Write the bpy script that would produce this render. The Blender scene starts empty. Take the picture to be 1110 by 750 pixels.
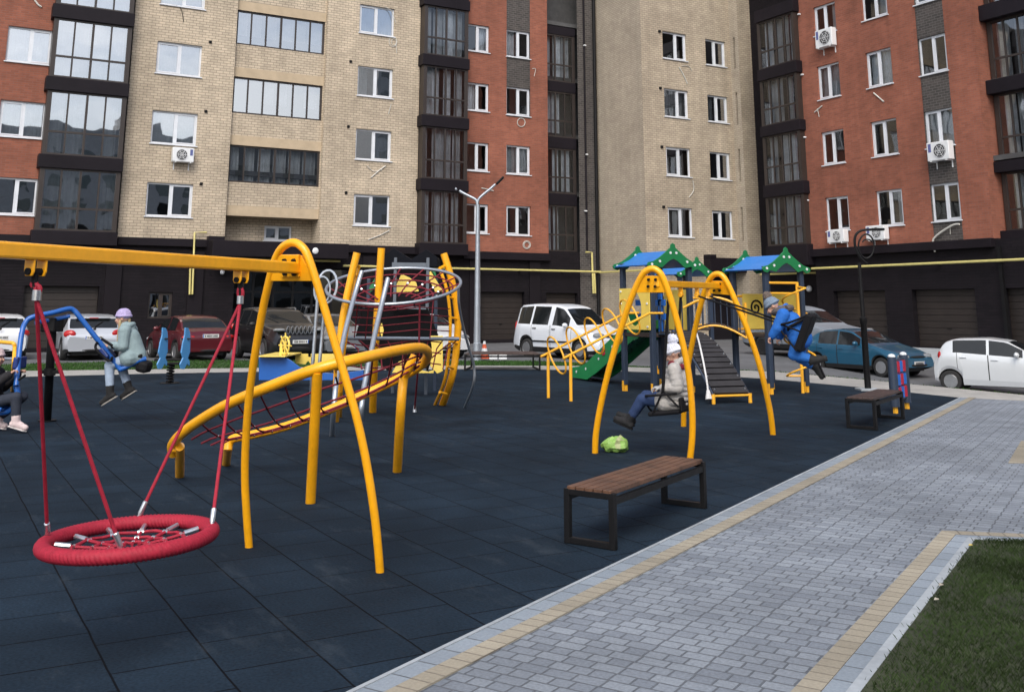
import bpy, bmesh, math, random
from mathutils import Vector, Matrix, Euler
V = Vector
random.seed(7)
R = math.radians
sc = bpy.context.scene
col = sc.collection

# ------------------------------------------------------------------ camera calibration (photo pixels -> world metres)
F, CX, CY, YH, CH = 1090., 555., 105., 332., 1.65
TH = math.atan2(YH-CY, F)
YAW = R(90)-math.atan2(2500-CX, math.hypot(F, YH-CY))
HD = V((math.sin(YAW), math.cos(YAW), 0)); RT = V((HD.y, -HD.x, 0)); UP = V((0, 0, 1)); EYE = V((0, 0, CH))
def ray(px, py):
    a = (px-CX)/F; b = -(py-CY)/F
    return HD*(math.cos(TH)-b*math.sin(TH)) + RT*a + UP*(math.sin(TH)+b*math.cos(TH))
def G(px, py, z=0.0):
    d = ray(px, py); p = EYE+d*((z-CH)/d.z); p.z = z; return p
def PZ(px, py, Z):
    d = ray(px, py); return EYE+d*(Z/d.dot(HD))
def PP(px, py, o, n):
    d = ray(px, py); return EYE+d*((o-EYE).dot(n)/d.dot(n))
def LZ(lat, Z, z=0.0): return RT*lat+HD*Z+UP*z
def proj(p):
    q = p-EYE; f, l = q.dot(HD), q.dot(RT)
    D = f*math.cos(TH)+q.z*math.sin(TH); v = q.z*math.cos(TH)-f*math.sin(TH)
    return (CX+F*l/D, CY-F*v/D)

# ------------------------------------------------------------------ materials
MATS = {}
def newmat(name):
    m = bpy.data.materials.new(name); m.use_nodes = True
    nt = m.node_tree; b = nt.nodes['Principled BSDF']; MATS[name] = m
    return m, nt, b
def N(nt, t, **kw):
    n = nt.nodes.new(t)
    for k, v in kw.items():
        if hasattr(n, k) and not (t == 'ShaderNodeTexBrick' and k in ()): setattr(n, k, v)
        else: n.inputs[k].default_value = v
    return n
def rgba(c): return (c[0], c[1], c[2], 1)
def noise_mul(nt, colsock, coord, scale, lo, hi, detail=4):
    n = N(nt, 'ShaderNodeTexNoise'); n.inputs['Scale'].default_value = scale; n.inputs['Detail'].default_value = detail
    nt.links.new(coord, n.inputs['Vector'])
    r = N(nt, 'ShaderNodeMapRange'); r.inputs[1].default_value = .3; r.inputs[2].default_value = .7
    r.inputs[3].default_value = lo; r.inputs[4].default_value = hi
    nt.links.new(n.outputs['Fac'], r.inputs[0])
    m = N(nt, 'ShaderNodeMix'); m.data_type = 'RGBA'; m.blend_type = 'MULTIPLY'; m.inputs[0].default_value = 1
    if isinstance(colsock, tuple): m.inputs[6].default_value = rgba(colsock)
    else: nt.links.new(colsock, m.inputs[6])
    nt.links.new(r.outputs[0], m.inputs[7])
    return m.outputs[2]
def M(name, c, rough=.5, metal=0., var=.12, vs=3., bump=0., bs=40., coat=0., spec=.5, rv=.1):
    if name in MATS: return MATS[name]
    m, nt, b = newmat(name)
    tc = N(nt, 'ShaderNodeTexCoord')
    s = noise_mul(nt, tuple(c), tc.outputs['Object'], vs, 1-var, 1+var)
    s = noise_mul(nt, s, tc.outputs['Object'], vs*9, 1-var*.5, 1+var*.5)
    nt.links.new(s, b.inputs['Base Color'])
    b.inputs['Metallic'].default_value = metal; b.inputs['Specular IOR Level'].default_value = spec
    b.inputs['Coat Weight'].default_value = coat; b.inputs['Coat Roughness'].default_value = .05
    n = N(nt, 'ShaderNodeTexNoise'); n.inputs['Scale'].default_value = vs*5; nt.links.new(tc.outputs['Object'], n.inputs['Vector'])
    r = N(nt, 'ShaderNodeMapRange'); r.inputs[3].default_value = max(0, rough-rv); r.inputs[4].default_value = min(1, rough+rv)
    nt.links.new(n.outputs['Fac'], r.inputs[0]); nt.links.new(r.outputs[0], b.inputs['Roughness'])
    if bump:
        n2 = N(nt, 'ShaderNodeTexNoise'); n2.inputs['Scale'].default_value = bs; n2.inputs['Detail'].default_value = 5
        nt.links.new(tc.outputs['Object'], n2.inputs['Vector'])
        bp = N(nt, 'ShaderNodeBump'); bp.inputs['Strength'].default_value = bump; bp.inputs['Distance'].default_value = .3/bs
        nt.links.new(n2.outputs['Fac'], bp.inputs['Height']); nt.links.new(bp.outputs[0], b.inputs['Normal'])
    return m
def brick(name, c1, c2, mort, w=.26, h=.13, ms=.012, rough=.85, off=.5, coord='UV', rot=0., bumpd=.01, big=.1, speck=.1, sqf=0, sq=1., bias=0., scuff=0., spec=.3):
    m, nt, b = newmat(name)
    tc = N(nt, 'ShaderNodeTexCoord'); mp = N(nt, 'ShaderNodeMapping'); mp.inputs['Rotation'].default_value = (0, 0, rot)
    nt.links.new(tc.outputs[coord], mp.inputs['Vector'])
    # slight wobble so that courses are not ruler straight
    t = N(nt, 'ShaderNodeTexBrick'); t.offset = off; t.squash_frequency = max(1, sqf); t.squash = sq; t.offset_frequency = 2
    for k, v in (('Scale', 1.), ('Mortar Size', ms), ('Mortar Smooth', .3), ('Bias', bias), ('Brick Width', w), ('Row Height', h)): t.inputs[k].default_value = v
    t.inputs['Color1'].default_value = rgba(c1); t.inputs['Color2'].default_value = rgba(c2); t.inputs['Mortar'].default_value = rgba(mort)
    nz = N(nt, 'ShaderNodeTexNoise'); nz.inputs['Scale'].default_value = 2.2/w*.3; nt.links.new(mp.outputs[0], nz.inputs['Vector'])
    va = N(nt, 'ShaderNodeVectorMath'); va.operation = 'MULTIPLY_ADD'; va.inputs[1].default_value = (w*.05,)*3
    nt.links.new(nz.outputs['Color'], va.inputs[0]); nt.links.new(mp.outputs[0], va.inputs[2]); nt.links.new(va.outputs[0], t.inputs['Vector'])
    s = noise_mul(nt, t.outputs['Color'], mp.outputs[0], .35, 1-big, 1+big)
    s = noise_mul(nt, s, mp.outputs[0], 1.6, 1-big*.7, 1+big*.7)
    s = noise_mul(nt, s, mp.outputs[0], 55, 1-speck, 1+speck)
    if coord == 'UV' and w > .25:   # faint rain streaks and weathering down the wall
        ms_ = N(nt, 'ShaderNodeMapping'); ms_.inputs['Scale'].default_value = (2.6, .16, 1); nt.links.new(tc.outputs[coord], ms_.inputs[0]); s = noise_mul(nt, s, ms_.outputs[0], 1., .90, 1.07, 5)
    if scuff:
        n = N(nt, 'ShaderNodeTexNoise'); n.inputs['Scale'].default_value = 1.0; n.inputs['Detail'].default_value = 9; n.inputs['Roughness'].default_value = .72
        m2 = N(nt, 'ShaderNodeMapping'); m2.inputs['Scale'].default_value = (3, 1, 1); nt.links.new(tc.outputs[coord], m2.inputs[0]); nt.links.new(m2.outputs[0], n.inputs['Vector'])
        r = N(nt, 'ShaderNodeMapRange'); r.inputs[1].default_value = .56; r.inputs[2].default_value = .8; r.inputs[4].default_value = scuff; nt.links.new(n.outputs['Fac'], r.inputs[0])
        mx = N(nt, 'ShaderNodeMix'); mx.data_type = 'RGBA'; nt.links.new(r.outputs[0], mx.inputs[0]); nt.links.new(s, mx.inputs[6]); mx.inputs[7].default_value = (.10, .12, .14, 1); s = mx.outputs[2]
    nt.links.new(s, b.inputs['Base Color']); b.inputs['Roughness'].default_value = rough; b.inputs['Specular IOR Level'].default_value = spec
    n3 = N(nt, 'ShaderNodeTexNoise'); n3.inputs['Scale'].default_value = 60; nt.links.new(mp.outputs[0], n3.inputs['Vector'])
    ad = N(nt, 'ShaderNodeMath'); ad.operation = 'MULTIPLY_ADD'; ad.inputs[1].default_value = .35
    iv = N(nt, 'ShaderNodeMath'); iv.operation = 'SUBTRACT'; iv.inputs[0].default_value = 1; nt.links.new(t.outputs['Fac'], iv.inputs[1])
    nt.links.new(n3.outputs['Fac'], ad.inputs[0]); nt.links.new(iv.outputs[0], ad.inputs[2])
    bp = N(nt, 'ShaderNodeBump'); bp.inputs['Strength'].default_value = .7; bp.inputs['Distance'].default_value = bumpd
    nt.links.new(ad.outputs[0], bp.inputs['Height']); nt.links.new(bp.outputs[0], b.inputs['Normal'])
    return m
def glassmat(name, tint, refl=.22, wav=.004):
    m, nt, b = newmat(name); nt.nodes.remove(b)
    out = nt.nodes['Material Output']
    tr = N(nt, 'ShaderNodeBsdfTransparent'); tr.inputs[0].default_value = rgba(tint)
    gl = N(nt, 'ShaderNodeBsdfGlossy'); gl.inputs['Roughness'].default_value = .015; gl.inputs[0].default_value = (.95, .97, 1, 1)
    fr = N(nt, 'ShaderNodeFresnel'); fr.inputs[0].default_value = 1.5
    r = N(nt, 'ShaderNodeMapRange'); r.inputs[1].default_value = .04; r.inputs[3].default_value = refl; r.inputs[4].default_value = 1; nt.links.new(fr.outputs[0], r.inputs[0])
    mx = N(nt, 'ShaderNodeMixShader'); nt.links.new(r.outputs[0], mx.inputs[0]); nt.links.new(tr.outputs[0], mx.inputs[1]); nt.links.new(gl.outputs[0], mx.inputs[2])
    tc = N(nt, 'ShaderNodeTexCoord'); n = N(nt, 'ShaderNodeTexNoise'); n.inputs['Scale'].default_value = 1.1; n.inputs['Detail'].default_value = 1; nt.links.new(tc.outputs['Object'], n.inputs['Vector'])
    bp = N(nt, 'ShaderNodeBump'); bp.inputs['Strength'].default_value = 1; bp.inputs['Distance'].default_value = wav; nt.links.new(n.outputs['Fac'], bp.inputs['Height']); nt.links.new(bp.outputs[0], gl.inputs['Normal'])
    nt.links.new(mx.outputs[0], out.inputs[0])
    return m

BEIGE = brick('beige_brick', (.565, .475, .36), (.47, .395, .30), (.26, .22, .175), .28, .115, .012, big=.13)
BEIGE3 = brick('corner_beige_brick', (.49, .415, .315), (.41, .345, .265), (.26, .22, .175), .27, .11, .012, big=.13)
BEIGE2 = brick('shade_toned_corner_brick', (.46, .40, .315), (.395, .34, .27), (.28, .24, .195), .26, .10, .012)  # corner brick toned darker: the side walls' shade is in the colour
RED = brick('red_brick', (.30, .106, .066), (.232, .083, .053), (.23, .115, .09), .27, .09, .009, big=.14)
DARKBR = brick('dark_brick', (.085, .075, .07), (.055, .05, .048), (.13, .12, .115), .27, .11, .012)
BASE = brick('dark_cladding', (.0125, .0100, .0130), (.0095, .0080, .0105), (.006, .0055, .006), .4, .12, .006, rough=.7, spec=.15)
RUBBER = brick('rubber_tiles', (.0115, .0220, .0360), (.0094, .0180, .0295), (.0018, .003, .0055), .46, .46, .006, rough=.9, coord='Object', rot=R(90), big=.30, speck=.3, scuff=.32, bumpd=.006, spec=.12)
EDIR = (G(1040, 431)-G(376, 750)).normalized(); EN = V((EDIR.y, -EDIR.x, 0)); EA = math.atan2(EDIR.y, EDIR.x)
PAVER = brick('grey_pavers', (.25, .278, .315), (.18, .202, .236), (.12, .132, .15), .15, .093, .006, coord='Object', rot=R(90)-EA, rough=.75, scuff=.3, big=.18, speck=.16, sqf=2, sq=.7, bumpd=.012)
PAVEH = brick('header_pavers', (.26, .30, .345), (.21, .245, .285), (.11, .125, .14), .2, .3, .006, coord='UV', rough=.75, off=0)
PAVET = brick('tan_pavers', (.34, .305, .24), (.285, .255, .20), (.2, .175, .14), .105, .4, .006, coord='UV', rough=.8, off=0, big=.15)
CONC = M('kerb_concrete', (.33, .36, .39), .85, var=.18, vs=2, bump=.3, bs=60)
PATHM = brick('path_pavers', (.40, .39, .37), (.34, .335, .32), (.24, .235, .23), .4, .2, .006, coord='Object', rough=.8)
ASPH = M('asphalt', (.11, .115, .125), .85, var=.22, vs=.5, bump=.4, bs=120)
SOIL = M('soil', (.027, .033, .015), .95, var=.4, vs=3, bump=.6, bs=30)
GRASS = M('grass_blades', (.030, .050, .016), .8, var=.5, vs=1.2, spec=.1)
GRASSV = M('verge_grass', (.036, .085, .020), .8, var=.4, vs=1.2, spec=.1)
VSOIL = M('verge_ground', (.03, .06, .018), .95, var=.4, vs=3, bump=.6, bs=30)
YEL = M('yellow_paint', (.94, .42, .008), .34, var=.09, vs=3, coat=.2)
YELP = M('yellow_panel', (.80, .60, .12), .4, var=.05)
YELS = M('yellow_thin_paint', (.85, .42, .03), .35, var=.05)
BLUE = M('blue_paint', (.016, .11, .42), .32, var=.06, coat=.2)
BLUEP = M('blue_panel', (.035, .185, .55), .4, var=.05)
SKYB = M('pale_blue_panel', (.07, .25, .52), .4, var=.05)
GREEN = M('green_panel', (.012, .17, .055), .38, var=.06)
REDR = M('red_rope', (.35, .010, .032), .7, var=.15, vs=30, bump=.5, bs=160)
DKRED = M('dark_red_rope', (.17, .010, .022), .75, var=.15, vs=30, bump=.5, bs=160)
SILV = M('silver_fitting', (.62, .64, .67), .3, .9, var=.1)
GALV = M('galvanised_tube', (.44, .48, .53), .4, .75, var=.1)
NAVY = M('navy_post', (.028, .042, .072), .4, var=.1)
BLACK = M('black_steel', (.008, .008, .009), .5, var=.15, spec=.2)
BLKRUB = M('black_rubber', (.008, .008, .010), .75, var=.2, spec=.2)
WHITEP = M('white_plastic', (.72, .74, .76), .45, var=.05)
WFRAME = M('white_window_frame', (.66, .69, .74), .4, var=.05)
BFRAME = M('brown_window_frame', (.034, .026, .023), .45, var=.1)
SLAB = M('dark_balcony_cladding', (.0125, .0100, .0135), .55, var=.15, vs=.8, spec=.15)
LINT = M('beige_plaster', (.47, .375, .26), .85, var=.08)
GDOOR = M('garage_door', (.022, .0165, .0145), .55, var=.15)
INT = M('interior_dark', (.07, .07, .072), .9, var=.3, vs=.6)
CURT = M('pale_curtain', (.72, .74, .76), .9, var=.2, vs=2)
CURT2 = M('grey_curtain', (.48, .49, .5), .9, var=.2, vs=2)
CURTB = M('blue_curtain', (.2, .28, .4), .9, var=.2, vs=2)
PIPEY = M('gas_pipe_yellow', (.60, .53, .20), .45, var=.1)
GLASS = glassmat('window_glass', (.62, .65, .67), .45)
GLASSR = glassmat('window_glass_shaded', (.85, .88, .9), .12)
GLASSD = glassmat('tinted_glass', (.84, .87, .89), .2)
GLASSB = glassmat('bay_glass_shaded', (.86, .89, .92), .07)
STORE = glassmat('storefront_glass', (.2, .22, .24), .08)
WOOD = M('bench_wood', (.110, .053, .030), .5, var=.4, vs=6, bump=.3, bs=50)
CABLE = M('white_cable', (.55, .54, .5), .6)
BOLT = M('dark_bolt', (.02, .02, .02), .4, .6)

# ------------------------------------------------------------------ scene tree helpers
WM = {}
def thing(name, label, cat, loc, group=None, mat=None):
    o = bpy.data.objects.new(name, None); o.empty_display_size = .2; col.objects.link(o)
    mw = Matrix.Translation(V(loc)) if mat is None else mat
    o.matrix_world = mw; WM[o.name] = mw.copy()
    o['label'] = label; o['category'] = cat
    if group: o['group'] = group
    return o
def tag(o, label, cat, group=None):
    o['label'] = label; o['category'] = cat
    if group: o['group'] = group
    return o
def struct(o, kind='structure'):
    o['kind'] = kind; return o
class MB:
    def __init__(s): s.v = []; s.f = []; s.uv = {}; s.mi = []
    def add(s, vs, fs, uvs=None):
        b = len(s.v); s.v += [V(p) for p in vs]
        for i, f in enumerate(fs):
            s.f.append([b+k for k in f])
            if uvs: s.uv[len(s.f)-1] = uvs[i]
    def quad(s, a, b, c, d, uv=None): s.add([a, b, c, d], [(0, 1, 2, 3)], [uv] if uv else None)
    def box(s, c, ax, ay, az):
        c = V(c); vs = [c+ax*i+ay*j+az*k for k in (-1, 1) for j in (-1, 1) for i in (-1, 1)]
        s.add(vs, [(0, 2, 3, 1), (4, 5, 7, 6), (0, 1, 5, 4), (2, 6, 7, 3), (0, 4, 6, 2), (1, 3, 7, 5)])
    def abox(s, x0, x1, y0, y1, z0, z1):
        s.box(((x0+x1)/2, (y0+y1)/2, (z0+z1)/2), V(((x1-x0)/2, 0, 0)), V((0, (y1-y0)/2, 0)), V((0, 0, (z1-z0)/2)))
    def bar(s, p, q, w, h, up=UP):
        p, q = V(p), V(q); d = q-p; L = d.length; d.normalize()
        side = d.cross(up)
        if side.length < 1e-3: side = d.cross(V((1, 0, 0)))
        side.normalize(); u = side.cross(d)
        s.box((p+q)/2, d*(L/2), side*(w/2), u*(h/2))
    def tube(s, pts, r, n=12, smooth=0, closed=False, cap=True):
        pts = [V(p) for p in pts]
        rs = list(r) if isinstance(r, (list, tuple)) else [r]*len(pts)
        if smooth:
            np_, nr = [], []
            L = len(pts)
            rng = range(L if closed else L-1)
            for i in rng:
                if closed: p0, p1, p2, p3 = pts[(i-1) % L], pts[i], pts[(i+1) % L], pts[(i+2) % L]; r1, r2 = rs[i], rs[(i+1) % L]
                else: p0, p1, p2, p3 = pts[max(i-1, 0)], pts[i], pts[i+1], pts[min(i+2, L-1)]; r1, r2 = rs[i], rs[i+1]
                for k in range(smooth):
                    t = k/smooth
                    np_.append(.5*((2*p1)+(p2-p0)*t+(2*p0-5*p1+4*p2-p3)*t*t+(3*p1-p0-3*p2+p3)*t**3)); nr.append(r1+(r2-r1)*t)
            if not closed: np_.append(pts[-1]); nr.append(rs[-1])
            pts, rs = np_, nr
        L = len(pts); b = len(s.v); prev = None
        for i, p in enumerate(pts):
            if closed: t = pts[(i+1) % L]-pts[i-1]
            else: t = pts[min(i+1, L-1)]-pts[max(i-1, 0)]
            if t.length < 1e-9: t = V((0, 0, 1))
            t.normalize()
            if prev is None:
                a = t.cross(UP)
                if a.length < .05: a = t.cross(V((1, 0, 0)))
            else: a = prev-t*prev.dot(t)
            if a.length < 1e-6: a = t.cross(V((.3, 1, .2)))
            a.normalize(); prev = a; c = t.cross(a)
            for k in range(n):
                an = 2*math.pi*k/n
                s.v.append(p+(a*math.cos(an)+c*math.sin(an))*rs[i])
        for i in range(L if closed else L-1):
            j = (i+1) % L
            for k in range(n):
                s.f.append([b+i*n+k, b+i*n+(k+1) % n, b+j*n+(k+1) % n, b+j*n+k])
        if cap and not closed:
            s.f.append([b+k for k in range(n)][::-1]); s.f.append([b+(L-1)*n+k for k in range(n)])
    def prism(s, poly, d):
        """poly: list of 3D points (planar); d: extrusion vector"""
        n = len(poly); poly = [V(p) for p in poly]; d = V(d)
        s.add(poly+[p+d for p in poly], [list(range(n))[::-1], [n+i for i in range(n)]]+[(i, (i+1) % n, n+(i+1) % n, n+i) for i in range(n)])
    def lathe(s, prof, M4=Matrix(), n=20):
        b = len(s.v)
        for (r, z) in prof:
            for k in range(n):
                a = 2*math.pi*k/n; s.v.append(M4 @ V((r*math.cos(a), r*math.sin(a), z)))
        for i in range(len(prof)-1):
            for k in range(n):
                s.f.append([b+i*n+k, b+i*n+(k+1) % n, b+(i+1)*n+(k+1) % n, b+(i+1)*n+k])
        if prof[0][0] > 1e-4: s.f.append([b+k for k in range(n)][::-1])
        if prof[-1][0] > 1e-4: s.f.append([b+(len(prof)-1)*n+k for k in range(n)])
    def ball(s, c, rx, ry=None, rz=None, rot=None, n=14):
        ry = ry or rx; rz = rz or rx; c = V(c); rot = rot or Matrix.Identity(3)
        b = len(s.v); m = n//2
        s.v.append(c+rot @ V((0, 0, -rz)))
        for i in range(1, m):
            ph = -math.pi/2+math.pi*i/m
            for k in range(n):
                a = 2*math.pi*k/n; s.v.append(c+rot @ V((rx*math.cos(ph)*math.cos(a), ry*math.cos(ph)*math.sin(a), rz*math.sin(ph))))
        s.v.append(c+rot @ V((0, 0, rz))); e = len(s.v)-1
        for k in range(n):
            s.f.append([b, b+1+(k+1) % n, b+1+k]); s.f.append([e, b+1+(m-2)*n+k, b+1+(m-2)*n+(k+1) % n])
        for i in range(m-2):
            for k in range(n):
                s.f.append([b+1+i*n+k, b+1+i*n+(k+1) % n, b+1+(i+1)*n+(k+1) % n, b+1+(i+1)*n+k])
    def cone(s, p, q, r1, r2, n=12):
        """capsule that tapers from r1 at p to r2 at q"""
        p, q = V(p), V(q); d = q-p; L = max(d.length, 1e-5); d = d/L if d.length > 1e-6 else V((0, 0, 1))
        pts, rs = [], []
        for k in range(5):
            a = math.pi/2*(1-k/4.); pts.append(p-d*(r1*math.sin(a))); rs.append(max(r1*math.cos(a), r1*.02))
        for k in range(5):
            a = math.pi/2*k/4.; pts.append(q+d*(r2*math.sin(a))); rs.append(max(r2*math.cos(a), r2*.02))
        s.tube(pts, rs, n)
    def build(s, name, mat, parent=None, smooth=True, local=False, bevel=0., remesh=0., angle=40, sm=0):
        me = bpy.data.meshes.new(name)
        vs = s.v
        if parent is not None and not local:
            inv = WM[parent.name].inverted(); vs = [inv @ p for p in vs]
        me.from_pydata([tuple(p) for p in vs], [], s.f)
        if s.uv:
            uvl = me.uv_layers.new(name='UVMap')
            for p in me.polygons:
                u = s.uv.get(p.index)
                if u:
                    for li, c in zip(p.loop_indices, u): uvl.data[li].uv = c
        else:
            bm = bmesh.new(); bm.from_mesh(me); bmesh.ops.recalc_face_normals(bm, faces=bm.faces); bm.to_mesh(me); bm.free()
        mats = mat if isinstance(mat, (list, tuple)) else [mat]
        for m in mats: me.materials.append(m)
        if s.mi:
            for p, i in zip(me.polygons, s.mi): p.material_index = i
        o = bpy.data.objects.new(name, me); col.objects.link(o)
        if parent is not None:
            o.parent = parent; WM[o.name] = WM[parent.name]
        else: WM[o.name] = Matrix()
        if smooth:
            for p in me.polygons: p.use_smooth = True
            if not remesh: me.set_sharp_from_angle(angle=R(angle))
        if remesh:
            md = o.modifiers.new('remesh', 'REMESH'); md.mode = 'VOXEL'; md.voxel_size = remesh; md.use_smooth_shade = True
            if sm:
                ms = o.modifiers.new('smooth', 'SMOOTH'); ms.factor = .5; ms.iterations = sm
        if bevel:
            md = o.modifiers.new('bevel', 'BEVEL'); md.width = bevel; md.segments = 2; md.limit_method = 'ANGLE'; md.angle_limit = R(40)
        return o
def one(name, mat, parent, fn, **kw):
    m = MB(); fn(m); return m.build(name, mat, parent, **kw)

# ------------------------------------------------------------------ facades
class Fr:
    def __init__(s, O, U, Nn): s.O, s.U, s.N = V(O), V(U), V(Nn); s.flip = s.U.cross(UP).dot(s.N) < 0
    def pt(s, u, z, d=0.): return s.O+s.U*u+UP*z+s.N*d
    def px(s, x, y, d=0.): return PP(x, y, s.O+s.N*d, s.N)
def fq(mb, fr, u0, u1, z0, z1, d=0.):
    P = [fr.pt(u0, z0, d), fr.pt(u1, z0, d), fr.pt(u1, z1, d), fr.pt(u0, z1, d)]; uv = [(u0, z0), (u1, z0), (u1, z1), (u0, z1)]
    if fr.flip: P = P[::-1]; uv = uv[::-1]
    mb.quad(*P, uv=uv)
def fbox(mb, fr, u0, u1, z0, z1, d0, d1):
    mb.box(fr.pt((u0+u1)/2, (z0+z1)/2, (d0+d1)/2), fr.U*((u1-u0)/2), fr.N*((d1-d0)/2), UP*((z1-z0)/2))
def fwall(mb, fr, u0, u1, z0, z1, ops=(), d=0., depth=.3, outer=''):
    us = sorted({u0, u1} | {max(u0, min(u1, o[i])) for o in ops for i in (0, 1)}); zs = sorted({z0, z1} | {max(z0, min(z1, o[i])) for o in ops for i in (2, 3)})
    for a, b in zip(us, us[1:]):
        for c, e in zip(zs, zs[1:]):
            mu, mz = (a+b)/2, (c+e)/2
            if any(o[0] < mu < o[1] and o[2] < mz < o[3] for o in ops): continue
            fq(mb, fr, a, b, c, e, d)
    def rev(a, za, b, zb):
        mb.quad(fr.pt(a, za, d), fr.pt(b, zb, d), fr.pt(b, zb, d-depth), fr.pt(a, za, d-depth), uv=[(a, za), (b, zb), (b+depth*(za != zb), zb+depth*(za == zb)), (a+depth*(za != zb), za+depth*(za == zb))])
    for o in list(ops):
        rev(o[0], o[2], o[1], o[2]); rev(o[0], o[3], o[1], o[3]); rev(o[0], o[2], o[0], o[3]); rev(o[1], o[2], o[1], o[3])
    if 'l' in outer: rev(u0, z0, u0, z1)
    if 'r' in outer: rev(u1, z0, u1, z1)
    if 'b' in outer: rev(u0, z0, u1, z0)
def curtain(parent, fr, u0, u1, z0, z1, d, mat, ph=0.):
    m = MB(); n = max(6, int((u1-u0)/.05)); b = []
    for i in range(n+1):
        u = u0+(u1-u0)*i/n; dd = d+.035*math.sin(i*1.9+ph)+.02*math.sin(i*.7+ph*2)
        b += [fr.pt(u, z0, dd), fr.pt(u, z1, dd)]
    m.add(b, [(2*i, 2*i+2, 2*i+3, 2*i+1) for i in range(n)])
    return m.build('curtain', mat, parent)
rw = random.Random(11)
def window(bld, fr, u0, u1, z0, z1, split=.5, d=0., rec=.11, frame=None, cur=None, glass=None, sill=True, fw=.07):
    frame = frame or WFRAME
    m = MB(); a, b = d-rec-.06, d-rec+.01
    fbox(m, fr, u0, u1, z1-fw, z1, a, b); fbox(m, fr, u0, u1, z0, z0+fw, a, b)
    fbox(m, fr, u0, u0+fw, z0+fw, z1-fw, a, b); fbox(m, fr, u1-fw, u1, z0+fw, z1-fw, a, b)
    um = u0+(u1-u0)*split; fbox(m, fr, um-.05, um+.05, z0+fw, z1-fw, a, b+.004)
    w = m.build('window', frame, bld, smooth=False)
    # opening sash on one side
    s = MB(); s0, s1 = (um+.05, u1-fw) if rw.random() < .75 else (u0+fw, um-.05)
    t = .045
    fbox(s, fr, s0, s1, z1-fw-t, z1-fw, a+.01, b+.012); fbox(s, fr, s0, s1, z0+fw, z0+fw+t, a+.01, b+.012)
    fbox(s, fr, s0, s0+t, z0+fw+t, z1-fw-t, a+.01, b+.012); fbox(s, fr, s1-t, s1, z0+fw+t, z1-fw-t, a+.01, b+.012)
    s.build('sash', frame, w, smooth=False)
    g = MB(); fq(g, fr, u0+fw, um-.05, z0+fw, z1-fw, d-rec-.03); g.build('pane', glass or GLASS, w, smooth=False)
    g = MB(); fq(g, fr, um+.05, u1-fw, z0+fw, z1-fw, d-rec-.03+rw.uniform(-.004, .004)); g.build('pane', glass or GLASS, w, smooth=False)
    if sill:
        q = MB(); fbox(q, fr, u0-.05, u1+.05, z0-.045, z0-.005, d-rec+.01, d+.06); q.build('sill', frame, w, smooth=False)
    k = rw.random() if cur is None else cur
    if k < .75:
        mt = rw.choice([CURT, CURT, CURT2, CURTB] if rw.random() < .4 else [CURT, CURT2])
        c0, c1 = (u0, u1) if k < .3 else ((u0, u0+(u1-u0)*rw.uniform(.3, .55)) if k < .55 else (u1-(u1-u0)*rw.uniform(.25, .5), u1))
        curtain(w, fr, c0, c1, z0, z1, d-rec-.24, mt, rw.random()*6)
    return w
def bayfloor(bld, fr, u0, u1, z0, z1, d, n, tr=.36, cur=.75, wide=None, glass=None):
    m = MB(); a, b = d-.08, d; fw = .075
    fbox(m, fr, u0, u1, z1-fw, z1, a, b); fbox(m, fr, u0, u1, z0, z0+fw, a, b)
    zt = z0+(z1-z0)*tr if tr else None
    xs = [u0+(u1-u0)*i/n for i in range(n+1)]
    for i, x in enumerate(xs):
        w = .085 if i in (0, n, n//2) else .06
        x0 = max(u0, x-w/2) if i else u0; x1 = min(u1, x+w/2) if i < n else u1
        if i == 0: x1 = u0+w
        if i == n: x0 = u1-w
        fbox(m, fr, x0, x1, z0+fw, z1-fw, a, b+.003)
    if tr: fbox(m, fr, u0+.08, u1-.08, zt-.04, zt+.04, a+.004, b-.004)
    w = m.build('bay_window', BFRAME, bld, smooth=False)
    for i in range(n):
        for (p, q) in ([(z0+fw, zt-.04), (zt+.04, z1-fw)] if tr else [(z0+fw, z1-fw)]):
            g = MB(); fq(g, fr, xs[i]+.035, xs[i+1]-.035, p, q, d-.04+rw.uniform(-.006, .006)); g.build('pane', glass or GLASSD, w, smooth=False)
    for i in range(n):
        if rw.random() < cur:
            curtain(w, fr, xs[i]+rw.uniform(0, .1), xs[i+1]-rw.uniform(0, .15), z0, z1, d-.35-rw.uniform(0, .2), rw.choice([CURT, CURT2, CURT2]), rw.random()*6)
    return w
def bay(bld, fr, u0, u1, d, levels, n, z_base, ov=.1, d0=0., cur=.75, side=True, glass=None):
    """levels: list of (slab bottom, slab top); the glazing stands between one slab and the next"""
    for (a, b) in levels:
        m = MB(); fbox(m, fr, u0-min(ov, .1), u1+min(ov, .1)*.5, a, b, d0-.3, d+ov); m.build('balcony_slab', SLAB, bld, smooth=False, bevel=.012)
    for (a, b), (c, e) in zip(levels, levels[1:]):
        bayfloor(bld, fr, u0+.09, u1-.09, b, c, d, n, cur=cur, glass=glass)
        for s0, s1, s2, s3 in ((u0, u0+.09, u0, u0+.06), (u1-.09, u1, u1-.06, u1)):
            m = MB(); fbox(m, fr, s0, s1, b, c, d-.1, d+.01)
            if side and d > d0+.2: fbox(m, fr, s2, s3, b, c, d0-.1, d-.1)
            m.build('corner_post', BFRAME, bld, smooth=False)
def garage(bld, fr, u0, u1, z0, z1, d):
    m = MB(); n = 9
    for i in range(n):
        a = z0+(z1-z0)*i/n; b = z0+(z1-z0)*(i+1)/n-.012
        fbox(m, fr, u0, u1, a, b, d-.05, d)
    o = m.build('garage_door', GDOOR, bld, smooth=False, bevel=.006)
    k = MB(); fbox(k, fr, (u0+u1)/2-.08, (u0+u1)/2+.08, z0+.7, z0+.74, d, d+.03); k.build('handle', BLACK, o, smooth=False)
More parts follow.
